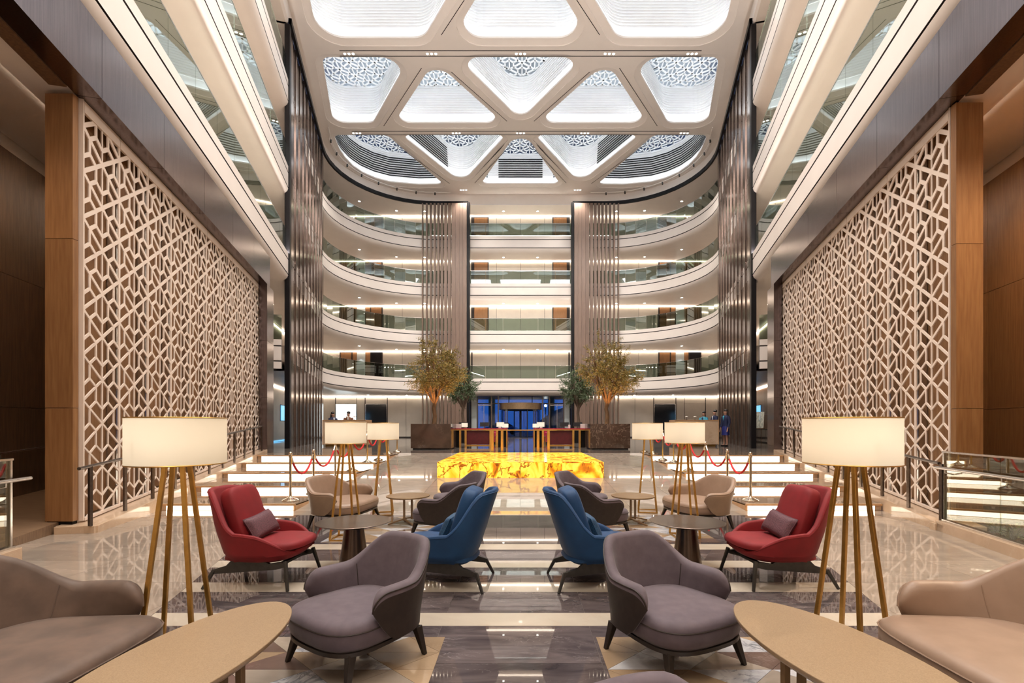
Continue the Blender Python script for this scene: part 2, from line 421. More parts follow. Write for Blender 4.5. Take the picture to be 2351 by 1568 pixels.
# hall walls run outward: X = +-(4.466 + .2613 Y); off is measured towards the middle
def wx(Y): return 4.466+.2613*Y
def wp(s, Y, off, z):
    return (s*(wx(Y)-off*.9675), Y+off*.2528, z)
def wbox(mb, s, Y0, Y1, o0, o1, z0, z1, m=0):
    z0a, z0b = z0 if isinstance(z0, tuple) else (z0, z0); z1a, z1b = z1 if isinstance(z1, tuple) else (z1, z1)
    p = [wp(1, Y0, o0, z0a), wp(1, Y0, o1, z0a), wp(1, Y1, o1, z0b), wp(1, Y1, o0, z0b), wp(1, Y0, o0, z1a), wp(1, Y0, o1, z1a), wp(1, Y1, o1, z1b), wp(1, Y1, o0, z1b)]
    if o0 < o1: p = [p[i] for i in (1, 0, 3, 2, 5, 4, 7, 6)]
    if s < 0: p = [(-x, y, z) for x, y, z in p]; p = [p[i] for i in (1, 0, 3, 2, 5, 4, 7, 6)]
    return mb.hexa(p, m)
LV = [4.02, 7.67, 11.32, 14.97, 18.62]
FL = ['second', 'third', 'fourth', 'fifth', 'top']
UF = .65
def ramp_z(x, y): return max(0., min(UF, (y-9.1)*UF/7.9))
# ================================================================ FLOORS
def S(name, mb, m, parent=None, **k):
    o = mb.build(name, m, parent, **k)
    if parent is None: o['kind'] = 'structure'
    return o
fl = S('floor', MB().prism([(-9.5, -6), (9.5, -6), (9.5, 9.12), (-9.5, 9.12)], -.2, -.005), 'grout')
def tile(poly, m, parent, z=0., zf=None, th=.03, name='floor_tile', gap=.0018):
    p = shrink(poly, gap)
    if len(p) < 3 or abs(parea(p)) < .004: return
    if zf is None: MB().prism(p, z-th, z).build(name, m, parent)
    else: MB().prism(p, lambda x, y: zf(x, y)-th, zf).build(name, m, parent)
TA, TB = 1.95, .285
def trap(poly):
    poly = clip(poly, 1, -TB, TA); 
    return clip(poly, -1, -TB, TA) if len(poly) > 2 else []
creams = [(3.869, 4.14), (4.661, 4.947), (5.465, 5.747), (6.264, 6.554)]
for a, b in creams:
    for i in range(-2, 3):
        p = trap([(i*2.36-1.18-.04, a), (i*2.36+1.18-.04, a), (i*2.36+1.18-.04, b), (i*2.36-1.18-.04, b)])
        if len(p) > 2: tile(p, 'cream', fl)
rows = [(1.5, 2.08), (2.08, 2.67), (2.67, 3.26), (3.26, 3.869), (4.14, 4.661), (4.947, 5.465), (5.747, 6.264), (6.554, 7.08), (7.08, 7.61), (7.61, 8.13), (8.13, 8.66)]
for k, (a, b) in enumerate(rows):
    sh = -.04
    for i in range(-4, 5):
        p = trap([(i*1.18-.59+sh, a), (i*1.18+.59+sh, a), (i*1.18+.59+sh, b), (i*1.18-.59+sh, b)])
        if len(p) > 2: tile(p, 'dark', fl)
yb = [.0, .8, 1.6, 2.42, 3.27, 4.14, 4.947, 5.747, 6.554, 7.36, 8.16, 8.66, 9.1]
for a, b in zip(yb[:-1], yb[1:]):
    for s in (-1, 1):
        for i in range(0, 6):
            x0, x1 = i*1.6, (i+1)*1.6
            p = [(x0, a), (x1, a), (x1, b), (x0, b)]
            if b <= 8.67 and a > 1.4: p = clip(p, -1, TB, -TA)
            if len(p) > 2: p = clip(p, 1, -.2613, 4.466+.58)
            if len(p) < 3: continue
            tile([(s*x, y) for x, y in p], 'stone', fl)
# triangle mosaics
def mosaic(x0, x1, y0, y1, rh, bw, seed):
    st = bpy.data.objects.new('floor_inlay', None); COL.objects.link(st); st['kind'] = 'structure'
    r = random.Random(seed); n = round((y1-y0)/rh)
    for j in range(n):
        a = y0+(y1-y0)*j/n; b = y0+(y1-y0)*(j+1)/n
        k = -1
        xs = x0-bw*(.5 if j % 2 else 1.0)
        while xs < x1+bw:
            for p in ([(xs, a), (xs+bw, a), (xs+bw/2, b)], [(xs+bw/2, b), (xs+bw, a), (xs+1.5*bw, b)]):
                q = clip(clip(p, 1, 0, x1), -1, 0, -x0)
                if len(q) > 2:
                    tile(q, r.choice(['tan', 'tan', 'brown', 'white', 'stone', 'brown', 'tan', 'white']), st, .0035, None, .006, 'mosaic_tile', .0012)
            xs += bw
for s in (-1, 1):
    for (a, b, y0, y1, rh, bw, sd) in ((.57, 3.0, 1.7, 3.66, .235, .54, 3), (.62, 2.75, 6.64, 8.5, .235, .54, 5)):
        mosaic(min(s*a, s*b), max(s*a, s*b), y0, y1, rh, bw, sd+s)
# ramp in the middle
ru = S('floor_ramp', MB().prism([(-4.25, 9.1), (4.25, 9.1), (4.25, 17), (-4.25, 17)], -.2, lambda x, y: ramp_z(x, y)-.006), 'grout')
for j in range(5):
    a, b = 9.1+7.9*j/5, 9.1+7.9*(j+1)/5
    for i in range(-4, 4):
        x0, x1 = i*1.0625, (i+1)*1.0625
        tile([(x0, a), (x1, a), (x1, b), (x0, b)], 'stone', ru, zf=ramp_z)
# upper floor
fu = S('floor_upper', MB().prism([(-11.6, 17.27), (-4.25, 17.27), (-4.25, 17), (4.25, 17), (4.25, 17.27), (11.6, 17.27), (17.8, 39.4), (-17.8, 39.4)], -.2, UF-.006), 'grout')
ys = [17, 17.35, 17.6, 18.0, 18.25] + [18.25+1.62*i for i in range(1, 14)]
for j, (a, b) in enumerate(zip(ys[:-1], ys[1:])):
    nx = 6 if j > 3 else 4
    for i in range(-nx, nx):
        W = 14.6/nx
        x0, x1 = i*W, (i+1)*W
        if j > 3: tile([(x0, a), (x1, a), (x1, b), (x0, b)], 'floor2', fu, UF)
    if j <= 3:
        for i in range(-4, 4): tile([(i*1.0625, a), ((i+1)*1.0625, a), ((i+1)*1.0625, b), (i*1.0625, b)], 'dark' if j in (0, 2) else 'floor2', fu, UF)
        if j == 3:
            for s in (-1, 1):
                for i in range(4): tile([(s*(4.25+i*1.55), 17.27), (s*(5.8+i*1.55), 17.27), (s*(5.8+i*1.55), 18.25), (s*(4.25+i*1.55), 18.25)], 'floor2', fu, UF)
for s in (-1, 1):
    for i in range(3):
        x0, x1 = 4.25+i*1.6, 4.25+(i+1)*1.6
        pass
# ================================================================ STAIRS, LEDGES, RAILS
YF = [9.1, 10.77, 12.5, 14.06, 15.67, 17.2]
SH = .13
def led_z(Y): return .12+(Y-7.4)*.0687
for s in (-1, 1):
    st = empty('staircase', (s*5.5, 9.1, 0), 0, 'broad five step staircase with glowing risers on the %s side of the ramp' % SN[s], 'stairs')
    ox = -s*5.5
    def stp(mb): 
        mb.v = [(x+ox, y-9.1, z) for x, y, z in mb.v]; return mb
    for i in range(5):
        y0, y1 = YF[i], YF[i+1]; z1 = (i+1)*SH
        def lx(y): return wx(y)-.032
        tp = [(s*4.25, y0), (s*lx(y0), y0), (s*lx(y1), y1), (s*4.25, y1)]
        body = [(s*4.25, y0+.05), (s*lx(y0), y0+.05), (s*lx(y1), y1+.05), (s*4.25, y1+.05)]
        step = stp(MB().prism(body, -.02, z1-.034)).build('step', 'stairside', st)
        tq = [(s*4.25, y0+.055), (s*lx(y0), y0+.055), tp[2], tp[3]]; stp(MB().prism(tq, z1-.012, z1)).build('tread', 'stairtop', step)
        stp(MB().prism([(s*4.25, y0), (s*lx(y0), y0), (s*lx(y0), y0+.054), (s*4.25, y0+.054)], z1-.034, z1)).build('nosing', 'stairside', step)
        xa, xb = 4.30, lx(y0)-.12
        stp(MB().box(min(s*xa, s*xb), y0+.035, z1-SH+.004, max(s*xa, s*xb), y0+.0495, z1-.037)).build('riser_light', 'riser', step)
        stp(MB().box(min(s*xb, s*(lx(y0))), y0+.03, z1-SH+.002, max(s*xb, s*lx(y0)), y0+.0495, z1-.037)).build('riser_end', 'curb', step)
    # sloping marble ledge
    Y0 = 7.25
    lg = MB(); wbox(lg, s, Y0, 16.95, -.53, .02, -.02, (.11, led_z(16.95)))
    led = lg.build('sloping_ledge', 'curb', bev=.008)
    tag(led, 'sloping beige marble ledge carrying the %s lattice screen' % SN[s], 'ledge')
    # handrail on the ledge
    rl = empty('ledge_handrail', wp(s, 7.2, -.06, .11), 0, 'slim bronze tube handrail on posts before the %s lattice screen' % SN[s], 'handrail')
    org = Vector(rl.location)
    def rz_(Y): return .985+(Y-6.96)*.0635
    ya = 6.96 if s < 0 else 7.5
    pts = [Vector(wp(s, y, -.06, rz_(y)))-org for y in (ya, 9, 12, 15, 16.5)]
    MB().tube(pts, .024, 10).build('rail', 'steel_dark', rl, 60)
    y = 7.22 if s < 0 else 7.45
    while y < 16.6:
        b = Vector(wp(s, y, -.06, (.114+(y-7.25)*.0687)))-org; t = Vector(wp(s, y, -.06, rz_(y)))-org
        MB().bar(b, t, .042, .042, (s, .26, 0)).build('post', 'steel_dark', rl)
        y += .93
def rel(mb, root):
    inv = Matrix.Translation(root.location) @ Matrix.Rotation(root.rotation_euler.z, 4, 'Z')
    inv = inv.inverted(); mb.v = [tuple(inv @ Vector(p)) for p in mb.v]; return mb
def part(mb, name, m, root, **k): return rel(mb, root).build(name, m, root, **k)
# ================================================================ LATTICE SCREENS
DU, HZ = .487, .703
for s in (-1, 1):
    Y0 = 7.48 if s < 0 else 7.68
    OFF = -.30
    sr = empty('lattice_screen', wp(s, Y0, OFF, .12), 0, 'tall cream lattice screen of stars and chevrons along the %s wall' % SN[s], 'screen')
    nrm = Vector((-s*.9675, .2528, 0))
    def zb(Y): return led_z(Y)+.03
    ZT = 6.5
    NC = 20
    def PT(k, z): return Vector(wp(s, Y0+.01+DU*k, OFF, z))
    def seg(mb, k0, z0, k1, z1, wd, dep=.045, o=0):
        lo0 = zb(Y0+DU*k0); lo1 = zb(Y0+DU*k1)
        t0, t1 = 0., 1.
        for d0, d1 in ((z0-lo0, z1-lo1), (ZT-z0, ZT-z1)):
            if d0 < 0 and d1 < 0: return
            if d0 < 0: t0 = max(t0, d0/(d0-d1))
            elif d1 < 0: t1 = min(t1, d0/(d0-d1))
        if t1-t0 < .03: return
        a = PT(k0+(k1-k0)*t0, z0+(z1-z0)*t0); b = PT(k0+(k1-k0)*t1, z0+(z1-z0)*t1)
        g = .82+1.0*max(0, min(1, ((z0+z1)/2-1.2)/5)); mb.bar(a+nrm*o, b+nrm*o, wd*(g if z1-z0 < 2 else 1.0), dep*.42, nrm)
    for pnl in range(NC//2):
        mb = MB()
        for k in (2*pnl, 2*pnl+1):
            seg(mb, k+(.03 if k == 2*pnl else 0), zb(Y0+DU*k), k+(.03 if k == 2*pnl else 0), ZT, .026)
            for n in range(-2, 11):
                za = 1.29+HZ*n+(HZ/2 if k % 2 else 0)      # node on column k
                h = HZ
                seg(mb, k, za, k+1, za+h/2, .036, .0445); seg(mb, k, za, k+1, za-h/2, .036, .044)
                c = k+1/3; zc = za+h/2
                seg(mb, c, zc, c, zc+h/3, .030, .043); seg(mb, c, zc, k, zc-h/6, .036, .0435); seg(mb, c, zc, k+2/3, zc-h/6, .036, .0432)
                c = k+2/3; zc = za                          # triangle standing on column k+1
                seg(mb, c, zc, c, zc+h/3, .030, .0428); seg(mb, c, zc, k+1, zc-h/6, .036, .0434); seg(mb, c, zc, k+1/3, zc-h/6, .036, .0431)
        seg(mb, 2*pnl+1.975, 0, 2*pnl+1.975, ZT, .026)
        # rails along the foot and head of the panel
        a, b = 2*pnl+.02, 2*pnl+1.99
        mb.bar(PT(a, zb(Y0+DU*a)+.01), PT(b, zb(Y0+DU*b)+.01), .045, .044, nrm)
        mb.hexa([tuple(q) for q in (PT(a, 6.42)-nrm*.02, PT(b, 6.42)-nrm*.02, PT(b, 6.42)+nrm*.021, PT(a, 6.42)+nrm*.021, PT(a, 6.594)-nrm*.02, PT(b, 6.594)-nrm*.02, PT(b, 6.594)+nrm*.021, PT(a, 6.594)+nrm*.021)])
        part(mb, 'lattice_panel', 'lattice', sr)
        if pnl:
            mb = MB(); yk = Y0+DU*2*pnl
            wbox(mb, s, yk-.03, yk+.03, OFF-.15, OFF-.03, zb(yk), 6.5); part(mb, 'post', 'steel', sr)
    mb = MB(); ye = Y0+DU*NC+.03
    wbox(mb, s, Y0-.0, ye, OFF-.21, OFF-.17, (zb(Y0), zb(ye)), 6.594)
    part(mb, 'back_board', 'wood_back', sr)
    for yk in (Y0-.02, ye-.02):
        mb = MB(); wbox(mb, s, yk-.012, yk+.012, OFF-.05, OFF+.03, zb(yk), 6.594); part(mb, 'edge_strip', 'lattice', sr)
    # far wood reveal
    rv = MB(); wbox(rv, s, ye, ye+.06, -.7, .0, .6, 6.6)
    # pilaster by the near end
    pl = empty('wood_pilaster', (s*6.93, Y0-.1, .11), 0, 'warm oak veneer pilaster at the near end of the %s lattice screen' % SN[s], 'pillar')
    for a, b in ((.165, 1.87), (1.87, 4.41), (4.41, 6.59)):
        mb = MB(); mb.box(min(s*6.715, s*7.13), Y0-.23, a+.004, max(s*6.715, s*7.13), Y0-.155, b-.004)
        part(mb, 'veneer_panel', 'wood', pl)
        mb = MB(); mb.box(min(s*6.725, s*7.13), Y0-.152, a+.004, max(s*6.725, s*7.13), Y0-.125, b-.004)
        part(mb, 'side_panel', 'wood', pl)
    mb = MB(); mb.box(min(s*6.74, s*7.12), Y0-.21, .111, max(s*6.74, s*7.12), Y0-.13, .165); part(mb, 'plinth', 'black', pl)
    fj = MB(); fj.box(min(s*6.36, s*7.14), Y0-.27, -.02, max(s*6.36, s*7.14), Y0-.16, .108)
    tag(fj.build('curb_end', 'curb', bev=.006), 'low marble curb under the %s oak pilaster' % SN[s], 'curb')
    # bronze portal: lintel panels and far leg
    pt = empty('bronze_portal', wp(s, 17.4, 0, .65), 0, 'brushed bronze portal beam and leg framing the %s lattice screen' % SN[s], 'portal')
    y = 1.39
    while y < 17.3:
        y2 = min(y+2.0, 17.9)
        mb = MB(); wbox(mb, s, y+.004, y2-.004, -.33, 0, 6.6, 7.66); part(mb, 'bronze_panel', 'bronze', pt); y = y2
    for a, b in ((.65, 2.6), (2.6, 4.6), (4.6, 6.6)):
        mb = MB(); wbox(mb, s, 17.0, 17.9, -.25, 0, a+.003, b-.003); part(mb, 'leg_panel', 'bronze', pt)
        mb = MB(); wbox(mb, s, ye+.02, 16.996 if ye < 16.9 else 17.0, -.5, -.28, a+.003, b-.003)
        if ye < 16.9: part(mb, 'veneer_panel', 'wood', pt)
        mb = MB(); wbox(mb, s, 17.9, 18.0, -2.6, -.1, a+.003, b-.003); part(mb, 'end_panel', 'wood_dark', pt)
# ================================================================ AISLES BEHIND THE PILASTERS
wallL = {}
for s in (-1, 1):
    mb = MB(); wbox(mb, s, -6, 40, -2.75, -2.62, -.2, 19.4)
    wl = S('wall_%s' % SN[s], mb, 'soffit'); wallL[s] = wl
    md = 'wood_dark' if s < 0 else 'wood'  # shade of the unlit left aisle is put into its darker wood
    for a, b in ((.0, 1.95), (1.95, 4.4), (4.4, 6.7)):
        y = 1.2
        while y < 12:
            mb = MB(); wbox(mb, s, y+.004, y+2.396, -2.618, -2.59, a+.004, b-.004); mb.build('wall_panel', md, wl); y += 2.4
    for a, b in ((.66, 2.3), (2.3, 3.9)):
        y = 18.0
        while y < 39:
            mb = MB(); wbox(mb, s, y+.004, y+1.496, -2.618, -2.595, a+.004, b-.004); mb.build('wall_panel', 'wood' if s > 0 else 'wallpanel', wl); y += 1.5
    # ceiling of the aisle, plaster with a tray step
    mb = MB(); wbox(mb, s, -6, 18, -2.6, -.345, 6.95, 7.0); wbox(mb, s, -6, 18, -1.0, -.345, 6.66, 6.70); wbox(mb, s, -6, 18, -1.0, -.97, 6.701, 6.76)
    ca = S('ceiling_aisle', mb, 'plaster')
    mb = MB(); wbox(mb, s, 0, 17.5, -.93, -.88, 6.705, 6.725); mb.build('tray_light', 'trayled', ca)
    mb = MB(); wbox(mb, s, 1.39, 7.2 if s < 0 else 7.4, -.56, -.34, 6.585, 6.655)
    S('trim_%d' % (1 if s < 0 else 2), mb, 'wood_dark')
    mb = MB(); wbox(mb, s, 4.2, 17, -2.58, -.56, -.1, (.0, .62)); S('floor_aisle', mb, 'wood_floor' if s < 0 else 'soil')
    spot('aisle_downlight', wp(s, 5.6, -1.6, 6.9), 560 if s > 0 else 130, 130, (1, .78, .55), .8)  # unseen lamps added to brighten the aisle walls and ceiling
    spot('aisle_downlight', wp(s, 8.5, -1.6, 6.9), 300 if s > 0 else 60, 130, (1, .78, .55), .8)
    # near glass balustrade on its curb
    yn = 5.78 if s < 0 else 7.45
    mb = MB(); wbox(mb, s, 1.0, yn, -.2, .02, -.02, .15)
    tag(mb.build('balustrade_curb', 'curb', bev=.006), 'beige marble curb under the %s glass balustrade' % SN[s], 'curb')
    gb = empty('glass_balustrade', wp(s, yn, -.09, .15), 0, 'smoked glass balustrade with steel rails at the %s edge of the lounge' % SN[s], 'balustrade')
    y = yn-.05; k = 0
    while y > 1.4:
        y2 = y-1.15
        mb = MB(); wbox(mb, s, y2+.006, y-.006, -.096, -.084, .17, 1.19); part(mb, 'glass_pane', 'glass_brown', gb); y = y2
    mb = MB(); wbox(mb, s, y, yn, -.115, -.065, 1.19, 1.215); part(mb, 'cap_rail', 'steel', gb)
    mb = MB(); wbox(mb, s, y, yn, -.13, -.05, .15, .175); part(mb, 'base_channel', 'steel', gb)
    mb = MB(); wbox(mb, s, yn-.05, yn-.02, -.115, -.065, .15, 1.2); part(mb, 'end_post', 'steel', gb)
    ends = yn+.12 if s < 0 else yn
    mb = MB(); mb.tube([wp(s, q, .02, .965) for q in (1.4, 3, ends)], .024, 12); part(mb, 'handrail', 'steel', gb, smooth=60)
    q = yn-.25
    while q > 2:
        mb = MB(); mb.tube([wp(s, q, .02, .95), wp(s, q, .02, .9), wp(s, q, -.085, .88)], .009, 8); part(mb, 'rail_bracket', 'steel', gb, smooth=60); q -= 1.15
# handrails on the left aisle wall
hr = empty('wall_handrail', wp(-1, 7, -2.5, 1.0), 0, 'steel handrail bracketed to the dark wood panelling at far left', 'handrail')
mb = MB(); mb.tube([wp(-1, q, -2.5, 1.02+.066*(q-8)) for q in (4.5, 8, 11)], .022, 10); part(mb, 'rail', 'steel', hr, smooth=60)
for q in (6.5, 8.1, 9.3):
    mb = MB(); mb.tube([wp(-1, q, -2.5, 1.0+.066*(q-8)), wp(-1, q, -2.5, .94+.066*(q-8)), wp(-1, q, -2.59, .92+.066*(q-8))], .009, 8); part(mb, 'bracket', 'steel', hr, smooth=60)
# ================================================================ BALCONIES
def arc_path(ys):
    """plan path along the balcony front: points and inward normals, left wall -> back -> right wall"""
    P = []
    L = 29.7
    y = ys
    while y < L-.01: P.append((Vector(wp(-1, y, 0, 0)), Vector((.9675, .2528, 0)))); y += 1.35
    P.append((Vector(wp(-1, L, 0, 0)), Vector((.9675, .2528, 0))))
    a = Vector(wp(-1, L, 0, 0)); d = Vector((-.2528, .9675, 0)); n0 = Vector((.9675, .2528, 0)); Rr = 5.95
    c = a+n0*Rr
    # from angle of -n0 turning clockwise to +Y
    a0 = math.atan2(-n0.y, -n0.x); a1 = PI/2
    a0 = a0 % (2*PI)
    N = 14
    for i in range(1, N+1):
        th = a0+(a1-a0)*i/N
        v = Vector((math.cos(th), math.sin(th), 0)); P.append((c+v*Rr, -v))
    yb = P[-1][0].y; xe = P[-1][0].x
    for x in (-5.3, -4.0, -2.7, -1.35, 0): P.append((Vector((x, yb, 0)), Vector((0, -1, 0))))
    P += [(Vector((-p.x, p.y, 0)), Vector((-n.x, n.y, 0))) for p, n in P[:-1][::-1]]
    return P, yb
_, YB = arc_path(20)
def sweep(P, prof, mb=None, m=0):
    mb = mb or MB()
    return mb.loft([[p+n*o+Vector((0, 0, z)) for p, n in P] for o, z in prof], False, False, m)
HT = 1.23
def balcony(i):
    b = LV[i]
    P, yb = arc_path(3.0 if i else 21.4)
    bt = empty('balcony', (0, yb, b), 0, 'cream %s floor balcony with dark grooves and glass, sweeping round the hall' % FL[i], 'balcony')
    fp = [(-2.3, b), (-.5, b), (-.28, b+.025), (-.13, b+.09), (-.04, b+.18), (0, b+.29)]
    mb = sweep(P, [p for p in fp][::-1]); part(mb, 'soffit', 'fascia', bt, smooth=50)
    mb = sweep(P, [(-.04, b+.29), (0, b+.29)]); sweep(P, [(0, b+.345), (-.04, b+.345), (-.04, b+.29)], mb); part(mb, 'groove', 'joint', bt)
    mb = sweep(P, [(.0, b+.346), (.0, b+.93), (-.04, b+.93)][::-1]); part(mb, 'fascia', 'fascia', bt, smooth=40)
    mb = sweep(P, [(0, b+.985), (-.04, b+.985), (-.04, b+.93)]); part(mb, 'groove', 'joint', bt)
    mb = sweep(P, [(-2.3, b+1.12), (-.16, b+1.12), (-.16, b+HT), (0, b+HT), (0, b+.986)]); part(mb, 'coping', 'fascia', bt, smooth=40)
    for s in (-1, 1):
        pp = [p-n*2.2 for p, n in P if p.x*s > 5 and p.y > 26]
        if s < 0: pp = pp[::-1]
        poly = [(q.x, q.y) for q in pp]+[(s*17.2, 39.25)] if s < 0 else [(q.x, q.y) for q in pp]+[(s*17.2, 39.25)]
        ya_, yb2 = (pp[0].y, pp[-1].y)
        poly = [(q.x, q.y) for q in pp]
        if poly[0][1] > poly[-1][1]: poly = poly[::-1]
        poly = poly+[(s*5.2, 39.26), (s*17.25, 39.26), (s*(wx(poly[0][1])+2.55), poly[0][1])]
        part(MB().prism(poly, b+.002, b+1.118), 'corner_slab', 'fascia', bt)
    # panes
    for (p, n), (q, k) in zip(P[:-1], P[1:]):
        d = (q-p).normalized()*.006
        a = p-n*.085+d; c = q-k*.085-d
        mb = MB(); e = n*.006; f = k*.006; z0 = Vector((0, 0, b+HT)); z1 = Vector((0, 0, b+HT+.98))
        mb.hexa([tuple(v) for v in (a-e+z0, c-f+z0, c+f+z0, a+e+z0, a-e+z1, c-f+z1, c+f+z1, a+e+z1)])
        part(mb, 'glass_pane', 'glass_side' if p.y < 29 else 'glass', bt)
    mb = sweep(P, [(-.1, b+HT+.98), (-.07, b+HT+.98), (-.07, b+HT+1.0), (-.1, b+HT+1.0), (-.1, b+HT+.98)]); part(mb, 'cap_rail', 'steel', bt)
    return bt
for i in range(4): balcony(i)
# end of the second-floor slab seen between portal and fin wall
for s in (-1, 1):
    e = empty('balcony', wp(s, 20.6, -1, 4.02), 0, 'short second floor slab end with corner glass rail by the %s fin wall' % SN[s], 'balcony')
    b = 4.02
    for z0, z1, m, nm, o in ((b, b+.29, 'fascia', 'fascia', 0), (b+.29, b+.345, 'joint', 'groove', .03), (b+.345, b+.93, 'fascia', 'fascia', 0), (b+.93, b+.985, 'joint', 'groove', .03), (b+.985, b+HT, 'fascia', 'coping', 0)):
        mb = MB(); wbox(mb, s, 20.45+o, 20.6, -2.55, -.28-o, z0, z1); part(mb, nm, m, e)
    mb = MB(); wbox(mb, s, 20.5, 20.512, -2.6, -.9, b+HT, b+HT+1.05); part(mb, 'glass_pane', 'glass', e)
    mb = MB(); wbox(mb, s, 20.5, 20.52, -.9, -.28, b+HT, b+HT+1.05); part(mb, 'glass_pane', 'glass', e)
    mb = MB(); wbox(mb, s, 20.49, 20.53, -.92, -.88, b+HT, b+HT+1.07); part(mb, 'post', 'gunmetal', e)
# ================================================================ CEILING WITH COFFERS
ZC = 19.4
def mir(p): return [(-x, y) for x, y in p][::-1]
C1a = [(-8.0, 16.95), (-.85, 16.95), (-4.47, 22.33), (-9.36, 22.33)]
C1b = [(0, 17.3), (3.18, 22.33), (-3.18, 22.33)]
C2a = [(-9.64, 23.47), (-5.37, 23.47), (-8.73, 28.59), (-11.08, 28.59)]
C2b = [(-4.23, 23.73), (-1.0, 28.59), (-7.5, 28.59)]
C2c = [(-3.11, 23.47), (3.11, 23.47), (0, 28.31)]
C3a = [(-11.5, 29.76), (-8.2, 29.76), (-5.71, 35.8), (-7.59, 35.88), (-9.6, 35.5), (-10.5, 34.95), (-11.15, 34.2), (-11.55, 33.3), (-11.72, 32.3), (-11.72, 31.3)]
C3b = [(-7.32, 29.76), (-.88, 29.76), (-4.34, 35.66)]
C3c = [(0, 29.01), (2.93, 35.76), (-2.93, 35.76)]
U = [[(-2.2, 3.9), (2.2, 3.9), (2.2, 8.3), (-2.2, 8.3)], [(-5.6, 3.9), (-2.9, 3.9), (-2.9, 8.3), (-6.4, 8.3)], [(-2.7, 10.6), (2.7, 10.6), (2.7, 15.4), (-2.7, 15.4)], [(-6.9, 10.6), (-3.5, 10.6), (-3.5, 15.4), (-7.9, 15.4)]]
cofs = []
for nm, p, r in (('1a', C1a, [.7, .7, .9, 1.0]), ('2a', C2a, [.5, .8, .6, .6]), ('2b', C2b, [.75, .55, .55]), ('3a', C3a, [.4, .5, .3, .6, 1, 1, 1, 1, 1, 1]), ('3b', C3b, [.3, .3, .75])):
    cofs += [(nm, 'L', p, r), (nm, 'R', mir(p), r[::-1])]
for nm, p, r in (('1b', C1b, [.8, .8, .8]), ('2c', C2c, [.6, .6, .6]), ('3c', C3c, [.75, .35, .35])): cofs.append((nm, 'C', p, r))
for j, p in enumerate(U):
    cofs.append(('u', 'C', p, .6))
    if j % 2: cofs.append(('u', 'C', mir(p), .6))
cl_P, _ = arc_path(-6.0)
outer = [(p.x, p.y) for p, n in cl_P]
holes = []; inn = []
for nm, sd, p, r in cofs:
    if parea(p) < 0: p = p[::-1]; r = r[::-1] if isinstance(r, list) else r
    f = fillet(p, r, 7)
    q = offset(f, .33)
    inn.append(f); holes.append(q)
allp = [[Vector((x, y, 0)) for x, y in outer]]+[[Vector((x, y, 0)) for x, y in h] for h in holes]
tris = tessellate_polygon(allp)
flat = [(v.x, v.y, ZC) for l in allp for v in l]
mb = MB(); mb.add(flat, [t for t in tris])
ceil = mb.build('ceiling', 'plaster'); ceil['kind'] = 'structure'
